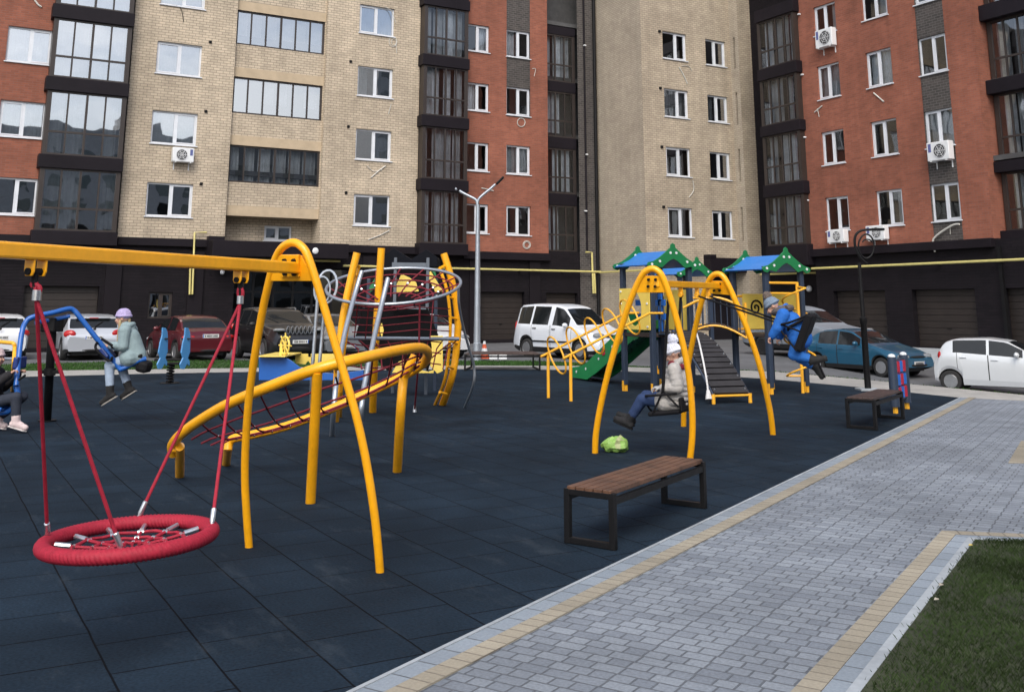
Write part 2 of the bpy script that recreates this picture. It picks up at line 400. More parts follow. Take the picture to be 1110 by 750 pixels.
# ------------------------------------------------------------------ ground, road, playground surface, paths
def zr(x, y):
    s = max(0., min(1., (x-12)/6)); s = s*s*(3-2*s)
    z = -.06-.082*max(0., min(11., 27.5-y))*s
    t = max(0., min(1., (x-31)/3.5)); t = t*t*(3-2*t)
    return z*(1-t)+(.0)*t
def sheet(name, mat, poly, z=0., thick=.25, kind='structure', uvdir=None):
    """flat slab with a closed skirt"""
    m = MB(); n = len(poly); P = [V((p[0], p[1], z)) for p in poly]
    if uvdir is None: m.prism(P, V((0, 0, -thick)))
    else:
        e = uvdir; q = V((e.y, -e.x, 0)); uv = [(p.dot(e), p.dot(q)) for p in P]
        m.add(P, [tuple(range(n))], [uv])
        m.add(P+[p-UP*thick for p in P], [(i, (i+1) % n, n+(i+1) % n, n+i) for i in range(n)])
    return struct(m.build(name, mat, None, smooth=False), kind)
m = MB(); m.quad((-300, -300, -1.6), (400, -300, -1.6), (400, 400, -1.6), (-300, 400, -1.6)); struct(m.build('ground', ASPH, None, smooth=False))
# road: one height field between the playground and the buildings
m = MB(); nx, ny = 60, 60; x0, x1, y0, y1 = -30., 36., -25., 44.
for j in range(ny+1):
    for i in range(nx+1):
        x = x0+(x1-x0)*i/nx; y = y0+(y1-y0)*j/ny; m.v.append(V((x, y, zr(x, y))))
for j in range(ny):
    for i in range(nx):
        cx, cy = x0+(x1-x0)*(i+.5)/nx, y0+(y1-y0)*(j+.5)/ny
        a = j*(nx+1)+i; m.f.append([a, a+1, a+nx+2, a+nx+1])
road = m.build('road', ASPH, None); struct(road)
E2 = EDIR
redge, corner = G(376, 750), G(1040, 431)
near = redge-E2*9
kl = [G(*p) for p in ((0, 409), (162, 405), (300, 402.5), (500, 400), (640, 401), (730, 404.5), (830, 410.5), (930, 419.5))]
kdir = (kl[0]-kl[1]).normalized()
farleft = kl[0]+kdir*16
out = [G(*p) for p in ((0, 402.5), (162, 400.5), (300, 398.5), (500, 396.3), (640, 396.8), (730, 399.3), (838, 402.8), (940, 412), (1040, 421.5), (1110, 428.2))]
outl = out[0]+kdir*16
# rubber: inside the kerb
NW = farleft-V((0, 0, 0)); 
sheet('playground_surface', RUBBER, [near, corner]+kl[::-1]+[farleft, V((-16, 12, 0)), V((-12, -6, 0))], 0., .3)
# thin dark edge gap and light kerb along the path
def strip(name, mat, o0, o1, z, s0=-9., s1=None, uv=True, a=redge, thick=.2):
    L = (corner-redge).length
    s1 = L if s1 is None else s1
    return sheet(name, mat, [a+E2*s0+EN*o0, a+E2*s1+EN*o0, a+E2*s1+EN*o1, a+E2*s0+EN*o1], z, thick, uvdir=E2 if uv else None)
def off(px, py): return (G(px, py)-redge).dot(EN)
o_tan0, o_tan1 = off(419, 750), off(453, 750)
rt0, rt1, rh1, rk1 = off(855, 750), off(888, 750), off(918, 750), off(934, 750)
strip('kerb_edging', CONC, .010, .034, .010)
strip('paver_header', PAVEH, .036, o_tan0-.004, .006)
strip('tan_border', PAVET, o_tan0, o_tan1, .008, s1=(corner-redge).length+.1)
# pavement sheet: from the tan border out to the right
far_r = G(1110, 428.2)+(G(1110, 428.2)-G(1040, 421.5)).normalized()*9
c0 = corner+EN*.075
sheet('pavement', PAVER, [redge-E2*9+EN*.01, corner+EN*.01, corner+V((0, 0, 0))+(G(1040, 421.5)-corner)*.02, G(1110, 434.5), G(1110, 434.5)+(far_r-G(1110, 428.2)), redge+E2*18+EN*16, redge-E2*9+EN*16], 0., .3)
sheet('tan_border', PAVET, [G(1093, 502), G(1125, 502), G(1125, 478), G(1107, 478)], .006, .1, uvdir=E2)
# light path that frames the far side of the rubber
m = MB()
inn = kl+[corner, G(1110, 434.5)]
for a, b, c, d in zip(inn, inn[1:], out[1:], out): m.prism([a+UP*.004, b+UP*.004, c+UP*.004, d+UP*.004], V((0, 0, -.2)))
m.prism([farleft+UP*.004, kl[0]+UP*.004, out[0]+UP*.004, outl+UP*.004], V((0, 0, -.2)))
e = far_r-G(1110, 428.2); m.prism([G(1110, 434.5)+UP*.004, G(1110, 434.5)+e+UP*.004, far_r+UP*.004, G(1110, 428.2)+UP*.004], V((0, 0, -.2)))
struct(m.build('footpath', PATHM, None, smooth=False))
# verge of grass between path and road
go = [G(*p) for p in ((0, 395), (162, 391), (300, 390), (500, 391.2), (640, 391.2), (730, 393), (838, 396), (940, 405.5), (1040, 415.5), (1110, 423))]
gl = go[0]+kdir*16; oo = [outl]+out+[far_r]; gg = [gl]+go+[go[-1]+e]
def gz(p): return zr(p.x, p.y)+.05
m = MB(); rows = 5
for i in range(len(oo)-1):
    n = 14
    for k in range(n):
        for r in range(rows):
            def P(t, u):
                a = oo[i].lerp(oo[i+1], t); b = gg[i].lerp(gg[i+1], t); p = a.lerp(b, u); p.z = (.0*(1-u)+gz(b)*u); return p
            m.quad(P(k/n, r/rows), P((k+1)/n, r/rows), P((k+1)/n, (r+1)/rows), P(k/n, (r+1)/rows))
struct(m.build('verge_soil', VSOIL, None))
rg = random.Random(3)
m = MB()
def blade(mb, p, h, w, lean, rnd):
    a = rnd.uniform(0, 6.283); s = V((math.cos(a), math.sin(a), 0)); b = rnd.uniform(0, 6.283); l = V((math.cos(b), math.sin(b), 0))*lean*h
    mb.add([p-s*w, p+s*w, p+s*w*.5+l*.45+UP*h*.62, p+l+UP*h], [(0, 1, 2, 3)])
for i in range(len(oo)-1):
    L = (oo[i]-oo[i+1]).length; n = int(min(5000, L*1300))
    for k in range(n):
        t, u = rg.random(), rg.random(); a = oo[i].lerp(oo[i+1], t); b = gg[i].lerp(gg[i+1], t); p = a.lerp(b, u); p.z = gz(b)*u
        blade(m, p, rg.uniform(.025, .06), .010, .7, rg)
struct(m.build('verge_grass', GRASSV, None, smooth=False), 'stuff')
# lawn at the near right corner with its kerb
s_end = (G(1050, 583)-redge).dot(E2)
kc = G(1050, 583); kr = G(1110, 585.5); kd2 = (kr-kc).normalized()
tc_, td = G(1021, 575.5), (G(1110, 576.5)-G(1021, 575.5)).normalized()
def lstrip(name, mat, o0, o1, z, thick=.25):
    # mitred L shaped strip: along the path, then turning right
    def cpt(o):
        f = (o-rt0)/(rk1-rt0); return tc_.lerp(G(1057, 586.5), f)
    a0 = redge-E2*4+EN*o0; a1 = redge-E2*4+EN*o1; b0, b1 = cpt(o0), cpt(o1)
    c0, c1 = b0+kd2*9, b1+kd2*9
    m = MB()
    for P, e in (([a0, a1, b1, b0], E2), ([b0, b1, c1, c0], kd2)):
        P = [V((p.x, p.y, z)) for p in P]; q = V((e.y, -e.x, 0))
        m.add(P, [(0, 1, 2, 3)], [[(p.dot(e), p.dot(q)) for p in P]])
        m.add(P+[p-UP*thick for p in P], [(i, (i+1) % 4, 4+(i+1) % 4, 4+i) for i in range(4)])
    return struct(m.build(name, mat, None, smooth=False))
lstrip('tan_border', PAVET, rt0, rt1, .006)
lstrip('paver_header', PAVEH, rt1+.004, rh1-.004, .006)
lstrip('kerb_edging', CONC, rh1, rk1, .014)
f1 = G(1057, 586.5); la = redge-E2*4+EN*rk1
sheet('lawn_soil', SOIL, [la, f1, f1+kd2*9, la+EN*9], .012, .2)
m = MB()
for k in range(100000):
    t = rg.random()**1.5; u = rg.random(); p = f1.lerp(la, t*.62)+kd2*(.02+u*2.6-.05*rg.random()**3)
    p.z = .012
    q = proj(p)
    if q[0] > 1150: continue
    ed = min(1., u*2.6/.22)
    if rg.random() > .35+.65*ed: continue
    nz = math.sin(p.x*3.1)*math.sin(p.y*2.7+1)
    if nz > .55 and rg.random() < .6: continue
    blade(m, p, rg.uniform(.012, .030), .0022, .9, rg)
struct(m.build('lawn_grass', GRASS, None, smooth=False), 'stuff')
# a few dry leaves on the lawn edge
for i, q in enumerate(((1053, 596), (1016, 656), (1021, 640))):
    p = G(*q); m = MB(); m.prism([p+V((.02, 0, .03)), p+V((.006, .016, .036)), p+V((-.02, .004, .03)), p+V((-.004, -.014, .034))], V((0, 0, .003)))
    tag(m.build('dry_leaf', M('leaf%d' % i, (.55, .42, .1) if i == 0 else (.4, .36, .3), .8), None), ['small yellow fallen leaf at the corner of the lawn', 'pale fallen leaf lying by the lawn kerb nearer the camera', 'pale brown fallen leaf on the lawn below the yellow leaf'][i], 'leaf', 'fallen leaves at the lawn edge')
# apron under the garages of the right building
m = MB()
for i in range(24):
    a, b = 6+i*1.1, 6+(i+1)*1.1
    for j in range(5):
        u, w = 31.2+j*.8, 31.2+(j+1)*.8
        m.quad((u, a, zr(u, a)+.01), (w, a, zr(w, a)+.01), (w, b, zr(w, b)+.01), (u, b, zr(u, b)+.01))
struct(m.build('garage_apron', CONC, None))

# ------------------------------------------------------------------ left apartment building
FL = Fr((0, 43, 0), (1, 0, 0), (0, -1, 0))
LB = thing('apartment_building', 'long apartment block of red and beige brick behind the swings, dark ground floor', 'building', (10, 43, 0))
ROWS = [(5.08, 6.5), (8.08, 9.5), (11.05, 12.47), (14.05, 15.45)]
def brickpart(bld, mat, fr, u0, u1, z0, z1, ops, d=0., depth=.3, name='brick_wall', label=None, outer=''):
    m = MB(); fwall(m, fr, u0, u1, z0, z1, ops, d, depth, outer); o = m.build(name, mat, bld, smooth=False)
    if label: o['label'] = label
    return o
TOP = 21.
ZB = 4.33
SL = [(3.98, 4.5), (6.9, 7.42), (9.96, 10.5), (12.9, 13.46), (15.9, 16.46)]
# red strip at the far left
ops = [(1.78, 3.4, a, b) for a, b in ROWS]+[(-1.6, .1, a, b) for a, b in ROWS]
brickpart(LB, RED, FL, -14, 3.6, ZB, TOP, ops)
for k, o in enumerate(ops): window(LB, FL, *o, split=.52, cur=[.9, .2, .2, .2][k % 4])
bay(LB, FL, 3.35, 6.3, .5, SL, 4, 4.5, cur=.9, glass=GLASS)
brickpart(LB, SLAB, FL, 3.3, 6.45, 16.46, TOP, [], .5, .5, 'upper_cladding', outer='lr')
# beige, first flank
ops = [(7.42, 9.27, a+.17, b+.13) for a, b in ROWS]
brickpart(LB, BEIGE, FL, 6.42, 10.68, ZB, TOP, ops)
for k, o in enumerate(ops): window(LB, FL, *o, split=.52, cur=[.9, .2, .2, .2][k])
# loggia column set back
LF = [(5.45, 5.84, 6.86, 8.49), (8.49, 9.86, 9.86, 11.5)]
d = -.2
ops = [(10.72, 14.78, 6.86, 8.47), (10.72, 14.78, 9.86, 11.48), (10.72, 14.78, 12.94, 14.5), (10.72, 14.78, 15.95, 17.5)]
brickpart(LB, BEIGE, FL, 10.68, 14.82, 5.86, TOP, ops, d, .25)
for k, o in enumerate(ops):
    bayfloor(LB, FL, o[0], o[1], o[2], o[3], d-.06, 6, tr=None, cur=[.97, .5, .85, .8][k], glass=[GLASSD, GLASS, GLASS, GLASS][k])
    m = MB(); fbox(m, FL, 10.69, 14.81, o[3]+.0, o[3]+.42, d-.2, d+.012); m.build('lintel', LINT, LB, smooth=False)
m = MB(); fbox(m, FL, 10.69, 14.81, 5.43, 5.86, d-1.0, d+.012); m.build('lintel', LINT, LB, smooth=False)
# porch recess below the loggias
FP = Fr((0, 44.2, 0), (1, 0, 0), (0, -1, 0)); pw = (12.7, 13.95, 4.5, 5.14)
brickpart(LB, BEIGE, FP, 10.5, 15, 4.2, 5.6, [pw], 0, .2); window(LB, FP, *pw, cur=.9)
FS = Fr((14.82, 43.0, 0), (0, 1, 0), (-1, 0, 0)); brickpart(LB, BEIGE, FS, 0., 1.2, 4.2, 5.43, [], 0, .1)
# beige, second flank
ops = [(16.38, 18.14, a+.14, b+.13) for a, b in ROWS]
brickpart(LB, BEIGE, FL, 14.82, 19.5, ZB, TOP, ops)
brickpart(LB, BEIGE, Fr((14.82, 43.0, 0), (0, 1, 0), (-1, 0, 0)), 0, .25, 5.43, TOP, [])
for k, o in enumerate(ops): window(LB, FL, *o, cur=[.9, .55, .5, .2][k])
bay(LB, FL, 19.52, 21.88, .45, [(3.98, 4.5), (6.95, 7.49), (9.96, 10.5), (12.92, 13.45), (15.9, 16.4)], 4, 4.5, cur=.97, glass=GLASSB)
brickpart(LB, SLAB, FL, 19.5, 21.9, 16.4, TOP, [], .45, .45, 'upper_cladding', outer='lr')
# red, second part with a dark strip between the windows
opl = [(22.0, 23.3, a, b-.02) for a, b in ROWS]; opr = [(24.3, 25.68, a-.02, b) for a, b in ROWS]
brickpart(LB, RED, FL, 21.85, 24.3, 4.21, TOP, opl); brickpart(LB, RED, FL, 25.68, 26.72, 4.21, TOP, [])
brickpart(LB, RED, FL, 24.3, 25.68, 4.21, 10.93, opr[:2]); brickpart(LB, DARKBR, FL, 24.3, 25.68, 10.93, TOP, opr[2:], -.012)
for k, o in enumerate(opl+opr): window(LB, FL, *o, glass=GLASSR, cur=[.95, .9, .3, .6, .9, .2, .95, .5][k])
bay(LB, FL, 26.72, 28.6, -.28, [(4.0, 4.35), (6.68, 7.27), (9.6, 10.18), (12.58, 13.12), (15.65, 16.1)], 3, 4.35, ov=.04, d0=-.5, cur=.8, glass=GLASSB)
brickpart(LB, DARKBR, FL, 28.6, 29.8, 0, TOP, [], -.02)
m = MB()
m.tube([FL.pt(29.62, 0, .08), FL.pt(29.62, TOP, .08)], .09, 10); m.build('downpipe', BLACK, LB)
m = MB(); m.tube([FL.pt(29.0, 4.4, .04), FL.pt(29.0, TOP, .04)], .05, 8); m.build('downpipe', SLAB, LB)
for q in ((633, 50), (635, 168), (634, 229)):
    p = FL.px(*q); m = MB(); fbox(m, FL, p.x-.07, p.x+.07, p.z-.035, p.z+.035, 0, .14); m.build('security_camera', WHITEP, LB, bevel=.02)
# dark ground floor
gops = [(3.25, 5.92, .09, 2.42), (-2.4, .6, .09, 2.42), (7.81, 8.74, 1.17, 2.21), (11.2, 16.4, .1, 3.3), (22.95, 25.35, .09, 2.33), (26.6, 28.45, .09, 2.3)]
brickpart(LB, BASE, FL, -14, 28.6, -.3, ZB+.02, gops, -.05, .35, 'ground_floor_wall')
for o in (gops[0], gops[1], gops[4], gops[5]): garage(LB, FL, *o, -.3)
window(LB, FL, *gops[2], d=-.05, frame=BFRAME, cur=.9, sill=False)
m = MB()
for k in range(7):
    u = 11.2+k*5.2/6; fbox(m, FL, max(11.2, u-.05), min(16.4, u+.05), .1, 3.3, -.3, -.22)
for z in (.14, 1.2, 2.25, 3.26): fbox(m, FL, 11.2, 16.4, z-.04, z+.04, -.29, -.23)
st = m.build('glazed_entrance', BLACK, LB, smooth=False); m = MB(); fq(m, FL, 11.2, 16.4, .1, 3.3, -.26); m.build('pane', STORE, st, smooth=False)
for (a, b, z0, z1, dd) in ((-14, 3.3, 4.0, 4.33, .06), (6.45, 9.95, 4.05, 4.36, .12), (15.8, 19.5, 4.0, 4.33, .12), (21.9, 26.72, 3.85, 4.21, .18)):
    m = MB(); fbox(m, FL, a, b, z0, z1, -.2, dd); m.build('cornice', SLAB, LB, smooth=False, bevel=.01)
m = MB(); fbox(m, FL, 9.95, 15.8, 3.66, 4.3, -.2, 1.1); fbox(m, FL, 9.95, 10.6, 4.3, 4.5, -.2, .4); m.build('entrance_canopy', SLAB, LB, smooth=False, bevel=.015)
for u in (6.4, 9.6, 17.2, 22.6, 25.9):
    m = MB(); fbox(m, FL, u-.3, u+.3, -.2, 3.85, -.1, .04); m.build('pilaster', BASE, LB, smooth=False)
m = MB(); p = FL.px(342, 272, 1.12); m.ball(p, .14, .05, .14); m.build('entrance_lamp', WHITEP, LB)
m = MB(); p = FL.px(241, 295, .1); m.ball(p, .1); m.build('wall_light', WHITEP, LB)
# gas pipe with branches
m = MB(); m.tube([FL.pt(-12, 3.58, .2), FL.pt(15.75, 3.6, .2)], .05, 8); m.tube([FL.pt(15.9, 3.4, .2), FL.pt(29.7, 3.36, .2)], .05, 8)
m.tube([FL.px(*q, .16) for q in ((224, 252), (211, 252), (208.5, 319), (205.5, 319), (206.5, 284))], .04, 8)
m.tube([FL.px(*q, .16) for q in ((635, 273.4), (641.5, 273.6), (643.2, 318), (645.3, 318), (644.2, 296))], .05, 8)
gp = m.build('gas_pipe', PIPEY, LB)
for k in range(14):
    m = MB(); fbox(m, FL, -5+k*2.5-.03, -5+k*2.5+.03, 3.3 if k > 8 else 3.53, 3.38 if k > 8 else 3.62, -.05, .2); m.build('pipe_bracket', BLACK, gp, smooth=False)
for q in ((228, 46), (223, 121), (218, 199.5), (380, 67), (377.5, 137.5), (375, 209)):
    p = FL.px(*q); m = MB(); fbox(m, FL, p.x-.06, p.x+.06, p.z-.06, p.z+.06, -.02, .06); m.build('vent_cap', BLACK, LB, bevel=.02)
def cable(bld, fr, pts, d=.03, r=.014, mat=CABLE):
    m = MB(); m.tube([fr.px(*q, d) for q in pts], r, 6, smooth=4); return m.build('cable', mat, bld)
def ring(n, cx, cy, rx, ry, a0=0): return [(cx+rx*math.cos(a0+6.283*k/n), cy+ry*math.sin(a0+6.283*k/n)) for k in range(n+2)]
cable(LB, FL, ring(10, 426, 45.5, 4.2, 5.5)+[(430, 58)]); cable(LB, FL, ring(9, 427, 46, 2.6, 3.6)); cable(LB, FL, [(424, 113), (421, 124)])
cable(LB, FL, [(402, 193), (411, 185), (418, 180)], r=.025); cable(LB, FL, [(398, 180), (405, 186), (414, 184)]); cable(LB, FL, [(399, 260), (412, 255), (422, 250)], r=.022)
cable(LB, FL, ring(9, 571, 265.5, 4, 4.2), r=.02); cable(LB, FL, ring(9, 571, 265.5, 2.8, 3.2), r=.015); cable(LB, FL, ring(9, 565, 133, 4.2, 4.6), r=.02); cable(LB, FL, [(577, 75), (580.5, 75), (579, 83)]); cable(LB, FL, [(36, -2), (41, 5), (45, 8)], r=.035)
cable(LB, FL, [(417, 8), (424, 12), (429, 25)]); cable(LB, FL, [(180, 6), (195, 8), (199, 24)], mat=BOLT); cable(LB, FL, [(522, 204), (535, 207)], r=.025)
m = MB(); fbox(m, FL, -14, 29.8, 0, TOP, -1.7, -1.6); fbox(m, FL, -14, 29.8, TOP, TOP+.3, -8, .1)
for z in (4.36, 7.4, 10.4, 13.4, 16.4): fbox(m, FL, -14, 29.8, z-.2, z, -1.6, -.4)
for u in (-.6, 3.5, 6.4, 10.6, 14.99, 19.4, 21.97, 24.0, 26.6): fbox(m, FL, u-.08, u+.08, 0, TOP, -1.6, -.75)
m.build('interior_wall', INT, LB, smooth=False)

# ------------------------------------------------------------------ right apartment building with the corner block
BX, BY = 29.82, 39.11
FB = Fr((0, BY, 0), (1, 0, 0), (0, -1, 0)); FSD = Fr((BX, 0, 0), (0, 1, 0), (-1, 0, 0)); FR_ = Fr((35.2, 0, 0), (0, 1, 0), (-1, 0, 0))
RB = thing('apartment_building', 'corner apartment block with grey beige corner, red brick wing and row of garages', 'building', (35, 33, 0))
brickpart(RB, BEIGE2, FSD, BY, 44, -.3, TOP, [], 0, .3, label='side wall of the corner, grey beige brick with shade in its colour')
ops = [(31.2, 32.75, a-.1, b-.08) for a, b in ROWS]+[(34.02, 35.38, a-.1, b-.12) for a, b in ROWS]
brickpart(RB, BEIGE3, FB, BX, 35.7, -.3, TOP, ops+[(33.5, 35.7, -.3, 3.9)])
for k, o in enumerate(ops): window(RB, FB, *o, split=.56 if k < 4 else .46, cur=[.95, .9, .2, .95, .95, .9, .3, .9][k])
F3 = Fr((35.7, 0, 0), (0, 1, 0), (-1, 0, 0)); sl = [(38.72, 38.86, a-.2, b+.1) for a, b in ROWS]
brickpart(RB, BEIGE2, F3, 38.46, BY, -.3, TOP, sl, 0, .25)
m = MB()
for a, b in ROWS: fbox(m, F3, 38.72, 38.86, a-.2, b+.1, -.3, -.2)
m.build('slit_window', BLACK, RB, smooth=False)
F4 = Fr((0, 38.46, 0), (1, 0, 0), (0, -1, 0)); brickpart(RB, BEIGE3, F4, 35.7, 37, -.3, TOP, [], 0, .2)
F5 = Fr((36.6, 0, 0), (0, 1, 0), (-1, 0, 0)); brickpart(RB, BASE, F5, 33.5, 38.46, -.3, TOP, [], 0, .2)
m = MB(); fbox(m, FB, 33.35, 36.4, 3.3, 4.0, -.4, .5); fbox(m, FB, 33.35, 33.75, 3.95, 4.15, -.3, .5); m.build('entrance_canopy', SLAB, RB, smooth=False, bevel=.01)
m = MB(); fbox(m, FB, 33.5, 37.5, -.3, 3.4, -1.2, -1.1); m.build('entrance_wall', BASE, RB, smooth=False)
m = MB(); p = F5.px(802, 306, .1); m.tube([p, p+V((-.04, 0, 0))], .16, 14); m.build('round_sign', BLUEP, RB)
m = MB(); p = F5.px(877, 313, .3); m.ball(p, .15); m.build('wall_light', WHITEP, RB)
m = MB(); fbox(m, FR_, 33.5, 36.5, -.3, 4.0, -1.3, -1.2); m.build('entrance_wall', BASE, RB, smooth=False)
bay(RB, FR_, 33.72, 36.2, .3, [(3.5, 4.46), (6.78, 7.37), (9.76, 10.27), (12.55, 13.12), (15.55, 16.15)], 4, 4.46, cur=.92, side=True, glass=GLASSB)
R_ROWS = [(4.97, 6.48), (7.97, 9.5), (11.03, 12.62), (14.1, 15.5)]
c1 = [(31.4, 32.73, a, b) for a, b in R_ROWS]; c2 = [(28.5, 29.87, a+.02, b+.03) for a, b in R_ROWS]; c3 = [(25.76, 27.1, a+.03, b+.03) for a, b in R_ROWS]
brickpart(RB, RED, FR_, 27.1, 34.0, 4.18, TOP, c1+c2); brickpart(RB, RED, FR_, 24.45, 25.76, 4.18, TOP, []); brickpart(RB, DARKBR, FR_, 25.76, 27.1, 4.18, TOP, c3, -.012)
FQ = Fr((0, 24.45, 0), (1, 0, 0), (0, -1, 0)); brickpart(RB, RED, FQ, 35.2, 36.2, 4.18, TOP, [], 0, .1)
for k, o in enumerate(c1+c2+c3): window(RB, FR_, *o, split=.5, glass=GLASSR, cur=[.95, .9, .2, .5, .5, .9, .2, .5, .95, .2, .9, .9][k])
bay(RB, FR_, 20.6, 24.38, -.75, [(3.85, 4.48), (6.72, 7.14), (9.82, 10.38), (12.82, 13.46), (15.8, 16.4)], 6, 4.48, ov=.36, d0=-.95, cur=.9, side=False)
brickpart(RB, RED, FR_, 6, 20.1, 4.18, TOP, [], 0, .3)
gops = [(29.8, 32.65, .05, 2.32), (25.52, 28.45, .05, 2.32), (21.4, 24.3, .05, 2.32), (17, 20, .05, 2.32)]
brickpart(RB, BASE, FR_, 6, 33.6, -.9, 4.18, gops, -.05, .35, 'ground_floor_wall')
for o in gops: garage(RB, FR_, *o, -.32)
m = MB(); fbox(m, FR_, 24.45, 34.05, 3.86, 4.2, -.2, .2); m.build('cornice', SLAB, RB, smooth=False, bevel=.01)
m = MB(); fbox(m, FR_, 24.2, 24.34, -.8, 3.86, -.1, .06); m.build('downpipe', BLACK, RB, smooth=False)
m = MB(); m.tube([FR_.pt(33.6, 3.33, .2), FR_.pt(6, 3.36, .2)], .05, 8)
m.tube([FSD.pt(42.9, 3.33, .2), FSD.pt(BY-.2, 3.33, .2), FB.pt(33.2, 3.33, .2)], .045, 8)
m.tube([F5.pt(38.3, 3.2, .3), F5.pt(33.8, 3.2, .3)], .05, 8)
gp = m.build('gas_pipe', PIPEY, RB)
for k in range(10):
    m = MB(); fbox(m, FR_, 8+k*2.7-.03, 8+k*2.7+.03, 3.26, 3.36, -.05, .2); m.build('pipe_bracket', BLACK, gp, smooth=False)
cable(RB, FR_, [(883, 122), (891, 115)], r=.03); cable(RB, FR_, [(886, 118), (888, 127)]); cable(RB, FR_, [(947, 101), (958, 110.5)], r=.03)
cable(RB, FR_, [(1040, 243), (1031, 245), (1012, 259), (1013.5, 273)], r=.04, d=.1); cable(RB, FR_, [(1030, 246), (1030, 254)])
cable(RB, FB, [(736, 73), (741, 82), (745, 91)], r=.03); cable(RB, FB, [(739, 72), (746, 72), (750, 77)]); cable(RB, FB, [(751, 196), (752, 206), (747, 214)], r=.02)
for q in ((714.5, 34.5), (715.5, 96), (717, 159.5), (719, 224.5)):
    p = FB.px(*q); m = MB(); fbox(m, FB, p.x-.07, p.x+.07, p.z-.06, p.z+.06, -.02, .08); m.build('vent_cap', BLACK, RB, bevel=.02)
for q in ((861, 15), (864.5, 80.5), (867, 148.5), (870, 217)):
    p = FR_.px(*q, .35); m = MB(); fbox(m, FR_, p.y-.07, p.y+.07, p.z-.035, p.z+.035, -.35, .1); m.build('security_camera', WHITEP, RB, bevel=.02)
m = MB(); fbox(m, FR_, 6, 34, 0, TOP, -1.9, -1.8); fbox(m, FR_, 6, 37, TOP, TOP+.3, -8, .1); fbox(m, FB, BX, 36, TOP, TOP+.3, -6, .1)
fbox(m, FB, BX+.3, 36.5, 4.0, TOP, -1.5, -1.4)
for z in (4.36, 7.4, 10.4, 13.4, 16.4): fbox(m, FR_, 6, 34, z-.2, z, -1.8, -.45); fbox(m, FB, BX+.3, 36, z-.2, z, -1.4, -.4)
for u in (25.2, 27.8, 30.6, 33.6): fbox(m, FR_, u-.08, u+.08, 4.3, TOP, -1.8, -.5)
m.build('interior_wall', INT, RB, smooth=False)

# unseen blocks added behind the camera so the windows mirror something
for (x0, x1, y0, h, lab, mt) in ((-20, 48, -52, 24, 'low pale residential block, unseen, added behind the viewer for window reflections', LINT), (54, 100, -48, 40, 'tall pale residential block, unseen, added behind the viewer for window reflections', BEIGE2)):
    b = thing('added_residential_block', lab, 'building', ((x0+x1)/2, y0, 0))
    m = MB(); m.abox(x0, x1, y0-12, y0, -1.5, h)
    if x0 < 0: m.abox(x0+8, x0+14, y0-9, y0-3, h, h+3); m.abox(20, 26, y0-9, y0-4, h, h+2.2)
    m.build('wall', M('far_block_wall', (.34, .345, .35), .9), b, smooth=False)
    m = MB()
    for r in range(int(h/3)-1):
        for k in range(int((x1-x0)/3.4)): m.abox(x0+1+k*3.4, x0+2.8+k*3.4, y0-.02, y0+.03, 1.2+r*3, 2.7+r*3)
    m.build('window_glazing', STORE, b, smooth=False)

# ------------------------------------------------------------------ air conditioners
def aircon(fr, q0, q1, label, d=.0):
    a, b = fr.px(*q0, d+.2), fr.px(*q1, d+.2)
    ua, ub = sorted(((a-fr.O).dot(fr.U), (b-fr.O).dot(fr.U))); z0, z1 = sorted((a.z, b.z)); w = ub-ua
    t = thing('air_conditioner', label, 'air conditioner', fr.pt((ua+ub)/2, z0, d), 'air conditioning units on the facades')
    m = MB(); fbox(m, fr, ua, ub, z0, z1, d+.06, d+.38); m.build('casing', WHITEP, t, bevel=.025)
    uc = ua+w*.42; zc = (z0+z1)/2; r = (z1-z0)*.38
    c = fr.pt(uc, zc, d+.381); m = MB(); m.tube([c, c+fr.N*.01], r, 24); f = m.build('fan_opening', M('fan_dark', (.05, .05, .055), .6), t)
    m = MB()
    for k in range(3):
        rr = r*(.35+.3*k); m.tube([c+fr.N*.02+fr.U*rr*math.cos(x*.3142)+UP*rr*math.sin(x*.3142) for x in range(20)], .008, 6, closed=True)
    for k in range(6):
        an = k*1.047; m.tube([c+fr.N*.02, c+fr.N*.02+fr.U*r*math.cos(an)+UP*r*math.sin(an)], .008, 6)
    m.build('fan_grille', WHITEP, f)
    m = MB(); fbox(m, fr, ub-w*.2, ub-w*.07, zc-.02, z1-.06, d+.38, d+.386); m.build('label_plate', M('ac_plate', (.1, .12, .3), .5), t, smooth=False)
    for u in (ua+w*.15, ub-w*.15):
        m = MB(); fbox(m, fr, u-.02, u+.02, z0-.04, z0, d, d+.4); fbox(m, fr, u-.02, u+.02, z0-.3, z0-.04, d, d+.03); m.build('bracket', WHITEP, t, smooth=False)
aircon(FL, (187, 160), (209, 177), 'white air conditioner under a window of the beige brick wall above the swing beam')
aircon(FR_, (886, 35), (905, 49), 'white air conditioner highest on the red wall, beside the dark glazed bay')
aircon(FR_, (1007, 156), (1032.5, 172.5), 'white air conditioner on the dark brick strip with a small blue plate')
aircon(FR_, (899, 250), (918, 262.5), 'white air conditioner low on the red wall, further from the lamp post')
aircon(FR_, (941, 245.5), (962, 259.5), 'white air conditioner just above the hook of the black lamp post')
